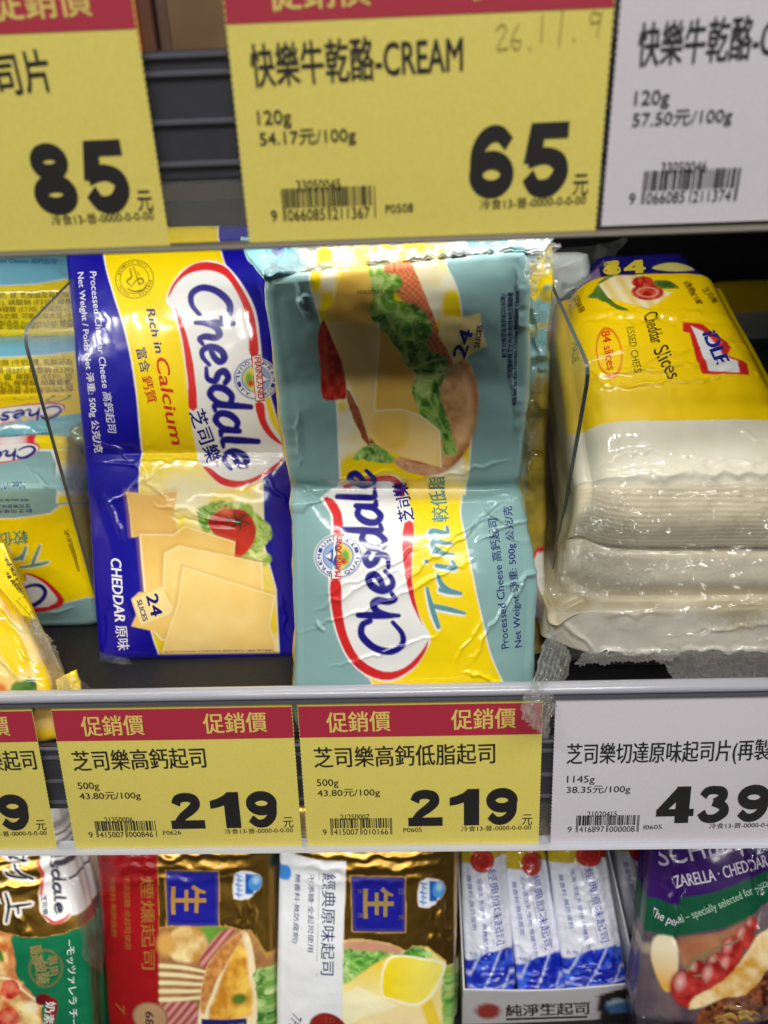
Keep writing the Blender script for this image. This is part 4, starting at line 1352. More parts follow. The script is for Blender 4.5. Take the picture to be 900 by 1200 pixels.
    # two lying packs with the ingredient panels
    for q, (lab, rows, tb, ty, lines, seed) in enumerate([
        ('teal and yellow pack with ingredient text, third of the left stack', [((-190, 398, .412), (112, 388, .410)), ((-190, 414, .398), (110, 404, .397)), ((-190, 440, .396), (108, 432, .394)), ((-190, 476, .402), (106, 464, .400))],
         [(-300, 422), (0, 421), (50, 419), (92, 413), (120, 402), (120, 370), (-300, 380)], (397.5, 396),
         [('台灣): 乾酪 (牛奶, 鹽, 乳酸菌及', 430), ('檸檬酸鈉 (E331), 磷酸鈉 (E339)', 438), ('麻油類), 鹽, 檸檬酸 (E330), 防', 445), ('腐劑 E234), 檸檬酸, 胡蘿蔔素,', 452), ('成分類, 製造商: Fonterra Ltd, 紐', 458.5), ('西蘭, 有效日期 見包裝 保存方法', 464)], 12),
        ('topmost teal and yellow pack of the left stack under the price rail', [((-190, 262, .428), (112, 256, .428)), ((-190, 318, .402), (108, 312, .402)), ((-190, 345, .400), (106, 338, .400)), ((-190, 400, .408), (106, 389, .406))],
         [(-300, 338), (0, 337), (45, 335), (85, 328), (120, 318), (120, 200), (-300, 200)], (311.5, 311),
         [('起司 (牛奶, 鹽, 乳酸菌及凝乳酶),', 350), ('鈉 (E331), 磷酸鈉 (E339), 磷酸', 358), ('鈣, 鹽, 檸檬酸 (E330), 防腐劑 (己', 366), ('234), 含有奶類, 可能含有大豆, 小', 374), ('麻油類, 製造商 Fonterra Ltd, 紐西', 382), ('有效日期: 見包裝 保存方法: 冷藏', 388)], 17)]):
        sf, cv = soft_surface(rows, .0016, .0012, seed, [(66, rows[1][1][1] + 4, 90, rows[2][1][1] + 12, 3, .0006)])
        cv.c[:] = S(252, 226, 20)
        cv.poly(tb, WHT)
        cv.poly([(x, y - 1.5) for x, y in tb], TEAL_LIT)
        root = thing('cheese_pack', lab, 'cheese pack', at(-20, rows[-1][0][1], rows[-1][0][2]), GL)
        body('wrapper', sf, .05, M['print'], root, cv.c, None, .004, .001, seed)
        d = Decal()
        d.text('Processed Cheese 高鈣起司', (-22, ty[0]), (68, ty[1]), 5.6, ink(20, 90, 170), .004, .2)
        for j, (tx, yy) in enumerate(lines):
            d.text(tx, (-28, yy), (86, yy - 2), 6.0, ol, .004)
        d.build('lettering', sf, root)


# ================================================================== packs behind the front teal pack
def behind_packs():
    for lab, rows, seed in (
        ('creased teal and yellow pack right behind the front teal pack', [((440, 300, .312), (650, 284, .304)), ((440, 430, .330), (640, 430, .325)), ((440, 575, .343), (638, 575, .340)), ((440, 805, .345), (636, 800, .343))], 5),
        ('dim creased pack against the right divider, last of the teal row', [((480, 300, .362), (690, 296, .350)), ((480, 430, .372), (684, 430, .362)), ((480, 600, .385), (664, 600, .377)), ((480, 800, .39), (655, 800, .385))], 11)):
        ln = [(620, 330, 640, 470, 3, .0016), (628, 460, 640, 500, 3, .0016), (615, 480, 625, 590, 3, .0014), (645, 330, 665, 420, 3, .0014), (640, 470, 660, 560, 4, .0014), (632, 600, 645, 700, 4, .0012), (655, 400, 680, 370, 3, .001), (650, 480, 675, 440, 3, .0012)]
        P0 = rows_surface(rows, .0006, inset=.003)
        PX = project(P0)
        H = pillow(P0, .006, 3, 6) + ridges(PX, ln) + crumple(PX, .022, .004, seed)
        sf = Surf(P0, H)
        cv = Canvas(PX[..., 0], PX[..., 1], TEAL)
        if seed == 5:
            f = cv.n(.03, 5, 3)
            cv.c = cv.mix(S(126, 182, 190), S(206, 184, 60), np.clip((f - .5) * 9, 0, 1))
            cv.poly([(616, 460), (644, 470), (650, 830), (600, 830), (612, 600)], cv.mix(S(190, 160, 40), S(150, 136, 80), cv.n(.05, 9)), 2, soft=5)
            cv.poly([(618, 330), (626, 320), (638, 300), (640, 330), (626, 352), (618, 345)], YEL, soft=1)
            cv.ell(634, 672, 14, 42, WHT, .25); cv.ell(634, 672, 14, 42, RED, .25, ring=2.5)
            cv.ell(627, 713, 7, 11, S(60, 80, 170), .2, ring=2); cv.ell(627, 713, 5, 8, S(150, 170, 220), .2)
        else:
            f = cv.n(.025, 15, 3)
            cv.c = cv.mix(S(196, 204, 196), S(214, 186, 70), np.clip((f - .42) * 7, 0, 1) * np.clip((cv.Y - 380) / 60, 0, 1))
            cv.poly([(636, 320), (646, 316), (652, 345), (644, 350)], YEL, soft=1)
            cv.poly([(630, 366), (638, 380), (640, 400), (636, 420), (628, 400)], S(236, 225, 225), 3, soft=1.5)
            cv.stroke([(632, 360), (641, 385), (640, 415)], 3, S(214, 80, 70), soft=1.2)
            cv.stroke([(640, 360), (634, 372)], 3, S(90, 90, 190), soft=1.2)
            cv.poly([(612, 560), (700, 560), (700, 830), (600, 830)], cv.mix(S(206, 176, 40), S(170, 160, 110), cv.n(.04, 19)), soft=20)
            cv.poly([(648, 500), (672, 470), (690, 560), (664, 640), (650, 600)], S(160, 178, 176), 3, soft=10)
        root = thing('cheese_pack', lab, 'cheese pack', at(560, 790, rows[-1][0][2]), GP)
        body('wrapper', sf, .03, M['crink'], root, cv.c, None, .004, .002, seed)
        if seed == 5:
            film_sheet('film_seal', [(618, 345, .304), (642, 365, .310), (640, 440, .318), (618, 480, .316)], M['film'], root, .004, .08, 30, None, 4)
            film_sheet('film_seal', [(618, 480, .318), (630, 470, .320), (628, 530, .326), (614, 560, .326)], M['film'], root, .004, .1, 24, None, 6)


# ================================================================== acrylic dividers
def divider(label, p_top, p_chamfer, yf, zb, p_low):
    A = at_y(p_top[0], p_top[1], yf)
    x = A[0]
    B = at_x(p_chamfer[0], p_chamfer[1], x)
    th = .0008
    corner = []
    # rounded top-front corner
    z1, y1 = A[2], yf
    dirc = np.array([B[1] - y1, B[2] - z1]); dirc /= np.linalg.norm(dirc)
    r = .009
    Lw = at_x(p_low[0], p_low[1], x)
    dn = np.array([Lw[1] - y1, Lw[2] - z1]); dn /= np.linalg.norm(dn)
    yb = y1 + dn[0] / dn[1] * (zb - z1)
    a, b, c = np.array([y1, z1]) + dn * r, np.array([y1, z1]), np.array([y1, z1]) + dirc * r
    for t in np.linspace(0, 1, 9):
        corner.append(((1 - t) ** 2 * a + 2 * t * (1 - t) * b + t * t * c).tolist())
    poly = [[yb, zb]] + corner + [[B[1], B[2]], [.40, B[2]], [.40, zb]]
    root = thing('shelf_divider', label, 'shelf divider', (x, yf, zb), 'clear shelf dividers')
    n = len(poly)
    V = [(x - th, y, z) for y, z in poly] + [(x + th, y, z) for y, z in poly]
    mesh_obj('panel', V, [list(range(n))[::-1], list(range(n, 2 * n))], M['acryl'], root)
    mesh_obj('edge', V, [[i, (i + 1) % n, n + (i + 1) % n, n + i] for i in range(n)], M['aedge'], root)
    return x


# ================================================================== family-size blocks at the right
def loaf():
    GR = 'clear wrapped family cheese blocks at the right'
    rows = [(Dy(690, 304, .156), Dy(818, 297, .156)), (Dy(664, 328, .141), Dy(852, 318, .141)), (Dy(660, 375, .119), Dy(886, 377, .119)), (Dy(670, 430, .099), Dy(916, 432, .099)), (Dy(680, 495, .077), Dy(950, 490, .077)),
            (Dy(690, 558, .0555), Dy(958, 552, .0555)), (Dy(690, 575, .0535), Dy(968, 570, .0535)), (Dy(680, 645, .053), Dy(985, 638, .053)), (Dy(668, 704, .058), Dy(992, 700, .058))]
    P0 = rows_surface(rows, .00055, .004, inset=.003)
    PX = project(P0)
    X, Y = PX[..., 0], PX[..., 1]
    nu = P0.shape[1]
    u = np.abs(np.linspace(-1, 1, nu))[None]
    H = -.009 * u ** 8 + .004 * np.exp(-((Y - 606) / 26) ** 2) - .003 * np.exp(-((Y - 646) / 5) ** 2) + .0035 * np.exp(-((Y - 676) / 16) ** 2) + crumple(PX, .02, .0012, 7, False)
    H += np.where((Y > 572) & (Y < 650),   .00006 * np.sin(Y * 1.15 + 5 * vnoise(X * .012, Y * .05, 3)), 0)
    H += ridges(PX, [(668, 372, 870, 378, 3, -.0006), (668, 366, 870, 370, 4, .0006), (670, 440, 900, 420, 2.5, .0008), (690, 455, 900, 438, 2.2, .0007), (676, 425, 760, 402, 2, .0006), (690, 428, 720, 452, 2, .0007), (740, 430, 830, 405, 2, .0006), (820, 392, 895, 410, 3, .0008),
                     (840, 430, 905, 436, 2.5, .0008), (690, 556, 960, 552, 6, .0012), (700, 540, 800, 520, 3, .0006), (760, 530, 930, 545, 3, .0008), (850, 500, 930, 530, 3, .0006)])
    sf = Surf(P0, H)
    yel = S(252, 212, 6)
    cv = Canvas(X, Y, yel)
    O, K = (660, 285), 3.75
    P = lambda q: Z(O, K, q)
    # end of the label: cream cheese under clear film
    cream = cv.mix(S(226, 220, 194), S(238, 233, 212), cv.n(.03, 4, 3))
    cv.poly([(640, 494), (1000, 491), (1000, 800), (600, 800)], cream, soft=.8)
    stack = cv.mix(S(232, 218, 182), S(242, 232, 204), np.clip(.5 + .5 * np.sin(cv.Y * 1.15 + cv.n(.012, 8) * 9) * cv.n(.03, 4) * 1.6, 0, 1))
    cv.poly([(640, 570), (1000, 566), (1000, 652), (640, 656)], stack, soft=4)
    cv.poly([(640, 655), (1000, 650), (1000, 800), (600, 800)], cv.mix(S(232, 222, 194), S(242, 236, 216), cv.n(.03, 6)), soft=6)
    # blue top band
    cv.poly(P([(-40, -60), (20, 190), (70, 172), (150, 152), (240, 140), (350, 134), (500, 131), (645, 131), (900, 128), (900, -120), (0, -120)]), S(28, 24, 110))
    cv.poly(P([(80, 112), (155, 90), (165, 150), (85, 164)]), S(150, 120, 180))
    cv.poly(P([(390, 110), (450, 85), (540, 90), (580, 110), (500, 122)]), S(230, 220, 120), 3)
    lf = cv.mix(S(30, 74, 20), S(110, 150, 60), cv.n(.15, 3))
    cv.poly(P([(120, 220), (180, 150), (260, 140), (240, 180), (190, 210), (220, 260), (290, 300), (230, 290), (180, 250), (120, 230)]), lf, 3, rough=2.5)
    cv.poly(P([(380, 170), (450, 160), (510, 190), (460, 200), (420, 195)]), lf, 3, rough=1.5)
    slc = cv.mix(S(244, 214, 130), S(255, 240, 190), np.clip(np.sin(cv.X * .33 - cv.Y * .2) * .5 + .5, 0, 1))
    cv.poly(P([(155, 180), (230, 140), (340, 138), (400, 200), (480, 215), (440, 245), (370, 290), (300, 270), (200, 240)]), slc, 0)
    tm = cv.mix(S(176, 24, 18), S(226, 90, 60), np.clip((cv.n(.2, 6) - .35) * 3, 0, 1))
    cv.ell(*P([(370, 215)])[0], 19, 9.5, tm); cv.ell(*P([(350, 170)])[0], 13, 7, tm)
    cv.ell(*P([(370, 215)])[0], 12, 5.5, S(236, 170, 140), ring=1.2)
    # red shield of the maker
    cv.poly(P([(526, 342), (610, 352), (740, 455), (722, 490), (812, 525), (818, 580), (610, 575), (588, 520), (556, 395), (526, 388)]), RED)
    cv.poly(P([(560, 362), (612, 385), (690, 460), (698, 484), (768, 520), (772, 570), (640, 560), (605, 470), (588, 420)]), WHT)
    cv.ell(*P([(203, 478)])[0], 14, 28, S(226, 60, 10), -.15, ring=1.4)
    root = thing('cheese_block', 'large yellow labelled block of cheddar slices in clear wrap, top of the right pile', 'cheese block', at_y(800, 704, .06), GR)

    def side(k, n, lv, lu, c):
        return c if k < 4 else np.where((lv > .02)[:, None], S(224, 216, 190), c)
    body('wrapper', sf, .05, M['cream'], root, cv.c, side, .005, .001, 8)
    d = Decal()
    kb, rd = ink(28, 30, 20), ink(222, 58, 10)
    d.digits('84', P([(165, 140)])[0], P([(365, 128)])[0], 17, ink(240, 214, 60))
    d.text('Cheddar', P([(352, 316)])[0], P([(388, 446)])[0], 17, kb, .006)
    d.text('Slices', P([(394, 472)])[0], P([(462, 608)])[0], 19, kb, .006)
    d.text('ESSED CHEES', P([(278, 372)])[0], P([(312, 572)])[0], 9, ink(90, 84, 20))
    d.text('84 slices', P([(168, 388)])[0], P([(196, 556)])[0], 10.5, rd, .02)
    d.text('CHEDDAR 原味', P([(56, 205)])[0], P([(80, 288)])[0], 6, ink(90, 66, 20), .01)
    d.text('再製乾酪 冷藏', P([(528, 172)])[0], P([(590, 268)])[0], 5.5, ink(90, 66, 20), .01)
    d.text('淨重 1145', P([(545, 172)])[0], P([(606, 268)])[0], 4, ink(90, 66, 20), .005)
    d.text('芝司樂', P([(612, 200)])[0], P([(664, 262)])[0], 8, ink(80, 60, 16), .014)
    d.text('iDLE', P([(612, 400)])[0], P([(676, 540)])[0], 17, ink(26, 40, 140), .05, .15)
    d.text('MADE', P([(54, 400)])[0], P([(60, 480)])[0], 6, ink(90, 84, 20))
    d.build('lettering', sf, root)
    # wrap: loose film over the front, gathered to a point at the left
    def fdy(px, py, y):
        return Dy(px, py, y)
    cr = [(700, 566, 642, 690, 2.2, .0016), (706, 570, 770, 672, 2.4, .0014), (770, 672, 790, 655, 2, .0012), (700, 600, 745, 640, 2, .001), (660, 665, 720, 600, 2, .0012), (690, 690, 735, 640, 2, .001),
          (790, 640, 850, 668, 2, .0012), (800, 570, 900, 562, 2, .0012), (860, 575, 985, 566, 2, .0012), (720, 668, 820, 660, 3, .0014), (800, 662, 985, 652, 3, .0014), (840, 655, 850, 695, 1.6, .0007), (856, 654, 866, 695, 1.6, .0007),
          (872, 653, 882, 695, 1.6, .0007), (888, 652, 896, 695, 1.6, .0007), (745, 580, 985, 588, 4, .0010), (640, 690, 800, 702, 2.4, .0014), (800, 702, 990, 698, 2.4, .0012), (720, 575, 742, 610, 1.8, .0012)]
    film_sheet('film_wrap', [fdy(698, 560, .049), fdy(985, 552, .049), fdy(992, 706, .046), fdy(641, 694, .044)], M['film'], root, .0045, .024, 240, None, 21, creases=cr)
    film_sheet('film_fold', [fdy(696, 566, .047), fdy(735, 580, .046), fdy(770, 690, .043), fdy(640, 695, .042)], M['film'], root, .005, .045, 190, None, 25, creases=cr)
    film_sheet('film_seal', [Dy(655, 292, .19), Dy(740, 282, .18), Dy(720, 312, .15), Dy(664, 380, .125)], M['filmw'], root, .006, .03, 40, None, 41)

    # lower block
    rows = [(Dy(660, 700, .062), Dy(990, 696, .062)), (Dy(655, 716, .0485), Dy(990, 710, .0485)), (Dy(650, 764, .0465), Dy(990, 760, .0465)), (Dy(668, 790, .062), Dy(990, 786, .062))]
    P0 = rows_surface(rows, .0006, .003)
    PX = project(P0)
    X, Y = PX[..., 0], PX[..., 1]
    u = np.abs(np.linspace(-1, 1, P0.shape[1]))[None]
    H = -.008 * u ** 8 + crumple(PX, .015, .0016, 17, False) + ridges(PX, [(650, 764, 985, 758, 2.4, .0014), (655, 728, 700, 765, 3, .001), (700, 720, 800, 716, 3, .0006), (800, 740, 960, 728, 3, .0008)])
    sf = Surf(P0, H)
    cv = Canvas(X, Y, S(206, 200, 180))
    cv.c = cv.mix(S(206, 194, 160), S(236, 230, 214), np.clip((cv.n(.03, 3, 3) - .3) * 2 + np.clip((cv.Y - 722) / 40, -.4, .5), 0, 1))  # browner towards the top: shade from the block above, painted in
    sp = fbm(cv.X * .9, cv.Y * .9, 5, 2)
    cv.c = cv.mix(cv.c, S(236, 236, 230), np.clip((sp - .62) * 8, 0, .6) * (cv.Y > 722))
    cv.poly([(600, 768), (1000, 764), (1000, 900), (600, 900)], S(120, 110, 84), soft=2)  # shade below the front edge, painted as a darker colour
    root = thing('cheese_block', 'frosty clear wrapped cheese block lying at the bottom of the right pile', 'cheese block', at_y(800, 790, .06), GR)
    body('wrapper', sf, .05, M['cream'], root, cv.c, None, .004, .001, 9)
    film_sheet('film_wrap', [Dy(656, 706, .0455), Dy(992, 700, .0455), Dy(992, 768, .043), Dy(640, 772, .043)], M['film'], root, .003, .015, 160, None, 51, creases=[(650, 735, 700, 766, 2, .0014), (650, 764, 985, 757, 2, .0014), (655, 716, 990, 708, 2, .001), (760, 745, 880, 735, 2, .0008), (860, 750, 980, 742, 2, .0008)])
    film_sheet('film_seal', [Dy(640, 730, .040), Dy(664, 768, .040), Dy(634, 868, -.008), Dy(603, 842, -.008)], M['filmfin'], root, .003, .05, 70, .35, 55, pleat=.0022, npl=7)
    film_sheet('film_seal', [Dy(686, 766, .043), Dy(800, 766, .043), Dy(790, 778, .030), Dy(672, 782, .030)], M['filmfin'], root, .002, .08, 90, .3, 57, pleat=.001, npl=24)
    film_sheet('film_seal', [Dy(765, 766, .043), Dy(992, 762, .043), Dy(992, 808, .018), Dy(790, 806, .016)], M['filmfin'], root, .003, .05, 110, .3, 59, pleat=.0016, npl=18)

    # dim block standing further back at the right
    sf, cv = soft_surface([(Dy(838, 330, .42), Dy(985, 326, .42)), (Dy(848, 380, .405), Dy(990, 376, .405)), (Dy(862, 450, .39), Dy(1000, 450, .39))], .004, .002, 6)
    cv.c[:] = S(224, 190, 30)
    cv.poly([(830, 368), (1010, 364), (1010, 430), (830, 430)], S(160, 160, 150))
    cv.poly([(830, 398), (1010, 394), (1010, 470), (830, 470)], S(40, 70, 60))
    root = thing('cheese_block', 'dim yellow block standing in the dark behind the right pile', 'cheese block', at_y(920, 450, .39), GR)
    body('wrapper', sf, .05, M['print'], root, cv.c, None, .004, .001, 3)


# ================================================================== yellow bag at the lower left
def left_bag():
    rows = [((-200, 560, .305), (-18, 626, .318)), ((-200, 640, .30), (-4, 656, .314)), ((-200, 730, .296), (30, 736, .308)), ((-200, 800, .294), (58, 796, .302)), ((-200, 870, .292), (68, 868, .300))]
    sf, cv = soft_surface(rows, .004, .0016, 8, [(0, 700, 40, 760, 3, .0012), (15, 740, 45, 790, 3, .001), (-5, 760, 30, 800, 3, .0008)], 4)
    cv.c[:] = S(248, 208, 8)
    P = lambda q: Z((0, 620), 6, q)
    cv.poly(P([(-400, 900), (-60, 880), (0, 850), (120, 1040), (215, 960), (260, 1100), (500, 1400), (-400, 1400)]), cv.mix(S(240, 214, 150), S(250, 200, 60), cv.n(.05, 3)), 0, soft=4)
    cv.poly(P([(100, 1100), (170, 1070), (235, 1050), (260, 1120), (240, 1300), (60, 1300)]), cv.mix(S(24, 70, 20), S(110, 160, 60), cv.n(.12, 4)), 2, rough=3)
    cv.ell(2, 806, 9, 6, S(226, 120, 50), soft=2)
    cv.stroke(P([(0, 490), (80, 620), (160, 760), (220, 900), (240, 1050)]), 3, S(246, 236, 200), soft=2, alpha=.7)
    root = thing('cheese_bag', 'bright yellow bag in clear film cut off at the lower left', 'cheese bag', at(-40, 868, .297))
    body('bag', sf, .03, M['print'], root, cv.c, None, .004, .001, 12)
    # label flap with the small print, folded along the right edge
    fl = rows_surface([((-14, 640, .311), (3, 640, .314)), ((-8, 684, .303), (21, 690, .309)), ((24, 724, .3035), (37, 728, .307))], .0006, .002)
    PX = project(fl)
    s2 = Surf(fl, .0026 + crumple(PX, .03, .001, 3, False))
    c2 = Canvas(PX[..., 0], PX[..., 1], S(250, 220, 14))
    lab = body('label_flap', s2, .0012, M['print'], root, c2.c, None, .0004, 0, 3)
    d = Decal()
    k = ink(24, 24, 10)
    for i, t in enumerate(('有效日期', '保存期限', '冷藏 4°C', '營養標示')):
        d.text(t, P([(12 + i * 32, 225 + i * 40)])[0], P([(150 + i * 20, 500 + i * 28)])[0], 4.2, k, .01) if i < 2 else d.text(t, P([(20 + (i - 2) * 40, 330 + (i - 2) * 60)])[0], P([(70 + (i - 2) * 50, 420 + (i - 2) * 50)])[0], 4, k, .012)
    d.line(P([(20, 190), (220, 640), (205, 658), (90, 520)]), .5, k)
    d.line(P([(150, 575), (165, 560)]), .5, k); d.line(P([(105, 520), (122, 500)]), .5, k); d.line(P([(182, 618), (196, 600)]), .5, k)
    d.build('lettering', s2, lab)
    film_sheet('film_seal', [(34, 712, .303), (52, 742, .305), (84, 806, .300), (60, 812, .296)], M['filmw'], root, .004, .1, 50, None, 14)
    film_sheet('film_seal', [(66, 798, .300), (88, 790, .302), (118, 815, .300), (74, 820, .298)], M['film'], root, .003, .15, 40, .3, 18)
    y = rows_surface([((66, 798, .302), (88, 786, .303)), ((72, 818, .300), (94, 812, .301))], .0008)
    pxx = project(y)
    mesh = Surf(y, crumple(pxx, .2, .002, 5))
    cc = Canvas(pxx[..., 0], pxx[..., 1], S(250, 214, 10))
    body('bag_corner', mesh, .002, M['crink'], root, cc.c, None, .0006, 0, 5)


# ================================================================== bottom row
GB = 'packs on the bottom shelf'
GOLD = S(196, 150, 62)


def set_foil(o):
    """bare gold areas of the print are metal foil"""
    n = len(o.data.vertices)
    c = np.zeros(n * 4, np.float32); o.data.color_attributes['print'].data.foreach_get('color', c)
    f = (np.abs(c.reshape(-1, 4)[:, :3] - GOLD).sum(1) < .02).astype(np.float32)
    o.data.attributes.new('foil', 'FLOAT', 'POINT').data.foreach_set('value', f)


def maker_badge(cv, cx, cy, r):
    cv.poly([(cx - 12, cy - 12), (cx + 4, cy - 13), (cx + 14, cy - 6), (cx + 16, cy + 6), (cx + 8, cy + 14), (cx + 4, cy + 18), (cx - 14, cy + 17)], S(225, 235, 245), 2)
    cv.poly([(cx - 1, cy - 11), (cx + 8, cy - 9), (cx + 8, cy + 14), (cx - 1, cy + 13)], S(30, 90, 180))
    cv.ell(cx + 10, cy + 1, 7.5, 10, S(70, 150, 220)); cv.ell(cx + 11, cy - 2, 4, 5, S(170, 210, 240), soft=2)
    for i in range(5):
        cv.stroke([(cx - 12 + (i % 2) * 4, cy - 10 + i * 5.5), (cx - 5, cy - 8 + i * 5.5)], 1.6, S(60, 120, 200))
        cv.stroke([(cx - 10, cy - 11 + i * 5.5), (cx - 8, cy - 6 + i * 5.5)], 1.3, S(60, 120, 200))


def char_square(cv, x0, y0, x1, y1, sk=1.5):
    q = [(x0, y0), (x1, y0 + .5), (x1 + .3, y1), (x0 + sk, y1 - 1)]
    cv.poly(q, S(150, 120, 60)); c = np.mean(q, 0)
    cv.poly(c + (np.array(q) - c) * .965, S(22, 22, 140))
    cv.poly(c + (np.array(q) - c) * .90, S(90, 84, 110)); cv.poly(c + (np.array(q) - c) * .885, S(22, 22, 140))


def big_char(dc, x0, y0, x1, y1, mat):
    """the character for 'raw', lying on its side (tops to the right)"""
    def q(a, b):  # a along reading (down), b towards the top (right)
        return (x0 + (x1 - x0) * b, y0 + (y1 - y0) * a)
    for st, w in (([(.50, .0 + .05), (.50, .5), (.50, 1.0)], 5.2), ([(.02, .08), (.5, .06), (.98, .08)], 5), ([(.14, .44), (.86, .44)], 4.6), ([(.2, .74), (.92, .72)], 4.6), ([(.02, .60), (.16, .78), (.24, .98)], [5.6, 4.6, 3])):
        p = [q(a, b) for a, b in st]
        dc.stroke(smooth_open(p, 5) if len(p) > 2 else p, w, mat)


def foil_pack(kind, label, rows, group=GB, full=True):
    P0 = rows_surface(rows, .0006, inset=.003)
    PX = project(P0)
    X, Y = PX[..., 0], PX[..., 1]
    x0 = rows[0][0][0]
    H = pillow(P0, .006, 4, 5) + crumple(PX, .025, .0016, len(label) % 9, False)
    xa, xb = rows[0][0][0], rows[0][1][0]
    H += ridges(PX, [(xa, 1012, xb, 1010, 6, .0015), (xa, 1030, xb, 1022, 5, .0008), (xa, 1000, xb, 996, 4, .0014), (xb - 20, 1040, xb - 12, 1120, 4, .0012), (xb - 34, 1050, xb - 26, 1110, 4, .001)])
    sf = Surf(P0, H)
    cv = Canvas(X, Y, GOLD)
    root = thing('cheese_pack', label, 'cheese pack', at((xa + xb) / 2, rows[-1][0][1], rows[-1][0][2]), group)
    d = Decal()
    if kind == 'red':
        P = lambda q: Z((110, 985), 4.09, q)
        cv.poly(P([(-60, -200), (318, -200), (322, 60), (328, 400), (338, 880), (340, 1200), (-60, 1200)]), S(150, 10, 18))
        char_square(cv, 197.5, 1014, 259.5, 1080)
        maker_badge(cv, 290, 1031, 16)
        # picture
        pot = cv.mix(S(196, 140, 60), S(246, 224, 160), np.clip((cv.n(.06, 3) - .3) * 2.2, 0, 1))
        cv.poly(P([(326, 395), (420, 388), (640, 390), (760, 420), (850, 600), (860, 1200), (338, 1200), (330, 700)]), cv.mix(S(120, 60, 40), S(200, 150, 90), cv.n(.06, 5)), 0, soft=2)
        cv.poly(P([(500, 395), (640, 390), (660, 420), (560, 470)]), S(100, 150, 50), 2, soft=2, rough=2)
        cv.ell(*P([(460, 470)])[0], 24, 21, pot, soft=2)
        cv.ell(*P([(360, 470)])[0], 10, 14, S(210, 160, 80), soft=3)
        ham = cv.mix(S(150, 60, 60), S(214, 150, 140), np.clip(np.sin(cv.X * .6 + cv.Y * .5) * .5 + .5, 0, 1))
        cv.poly(P([(520, 540), (590, 440), (640, 400), (690, 410), (600, 500), (550, 580)]), ham, 2, soft=1.5)
        cv.poly(P([(338, 750), (460, 740), (520, 800), (500, 1100), (340, 1100)]), ham, 2, soft=2)
        for i in range(5):
            cv.stroke(P([(336, 572 + i * 40), (440, 578 + i * 38), (550, 600 + i * 30)]), [5, 5, 3], S(236, 222, 170), soft=1)
        toast = cv.mix(S(200, 130, 30), S(250, 206, 90), np.clip((cv.n(.07, 9) - .3) * 2.4, 0, 1))
        cv.poly(P([(560, 560), (690, 430), (740, 420), (770, 520), (785, 700), (790, 840), (770, 900), (530, 900), (520, 760)]), S(244, 226, 180), 2, soft=1)
        cv.poly(P([(650, 560), (720, 450), (750, 640), (760, 820), (560, 840), (600, 700)]), toast, 2, soft=2)
        cv.poly(P([(560, 560), (690, 430), (720, 440), (600, 640), (540, 800), (520, 760)]), cv.mix(S(150, 70, 20), S(230, 170, 90), cv.n(.2, 3)), 2, soft=1.2, rough=1)
        cv.ell(*P([(705, 735)])[0], 8, 6, S(80, 120, 40), soft=2)
        cv.poly(P([(770, 620), (830, 600), (850, 700), (860, 900), (780, 900), (790, 760)]), cv.leaf(.09, S(50, 110, 40), S(120, 170, 70), S(200, 220, 150), 8), 2, rough=2)
        cv.ell(*P([(282, 820)])[0], 21, 18, S(176, 140, 100)); cv.ell(*P([(282, 820)])[0], 20, 17, S(120, 80, 60), ring=1)
        cv.poly(P([(526, 828), (738, 834), (738, 1000), (526, 1000)]), S(24, 28, 110))
        g = ink(150, 104, 40, .4, .3)
        d.text('煙燻起司', P([(245, 150)])[0], P([(252, 590)])[0], 14, g, .012)
        d.text('不添加糖 全起司使用', P([(160, 150)])[0], P([(165, 500)])[0], 6.5, g)
        d.text('無香料·無防腐劑', P([(85, 165)])[0], P([(92, 450)])[0], 6.5, g)
        big_char(d, 204, 1032, 245, 1066, ink(170, 128, 58, .35, .3))
        d.text('7', P([(105, 775)])[0], P([(112, 830)])[0], 12, g, 0, .2)
        d.text('68', P([(262, 790)])[0], P([(262, 860)])[0], 10, ink(60, 40, 40), .02)
        d.text('新鮮 嚴選', (242, 1202), (288, 1202), 8, ink(190, 160, 90))
    else:
        dx = rows[0][0][0] - 331
        P = lambda q: [(x + dx, y) for x, y in Z((320, 985), 4, q)]
        cv.poly(P([(310, 440), (330, 440), (420, 436), (540, 455), (620, 490), (720, 480), (805, 560), (815, 700), (815, 1200), (310, 1200)]), cv.mix(S(250, 226, 110), S(252, 240, 190), cv.n(.03, 3)), 0, soft=1.5)
        cv.poly(P([(330, 450), (400, 438), (520, 452), (612, 490), (500, 520), (340, 500)]), S(206, 150, 120), 3, soft=2)
        lf = cv.leaf(.09, S(50, 130, 40), S(120, 186, 70), S(200, 228, 150), 3)
        cv.poly(P([(330, 480), (420, 490), (520, 490), (600, 500), (650, 468), (720, 490), (740, 530), (560, 560), (420, 640), (330, 640)]), lf, 2, soft=1.2, rough=3)
        cv.poly(P([(795, 600), (815, 590), (830, 900), (790, 900)]), lf, 0, soft=2, rough=3)
        roll = cv.mix(S(250, 222, 0), S(255, 244, 120), np.clip((cv.X - P([(520, 0)])[0][0]) / 70, 0, 1))
        cv.poly(P([(330, 650), (480, 545), (560, 505), (540, 700), (420, 760), (330, 730)]), cv.mix(S(246, 210, 60), S(254, 240, 160), np.clip((cv.Y - 1120) / 40, 0, 1)), 0, soft=1.5)
        cv.poly(P([(510, 690), (508, 600), (530, 530), (580, 505), (680, 520), (806, 566), (790, 640), (730, 730), (660, 752), (560, 720)]), S(255, 250, 210), 3)
        cv.poly(P([(518, 690), (516, 605), (538, 540), (585, 515), (680, 530), (790, 572), (775, 640), (720, 715), (655, 738), (560, 708)]), roll, 3)
        cv.poly(P([(330, 690), (400, 650), (590, 745), (420, 800), (330, 850)]), S(254, 246, 200), 0, soft=1.5)
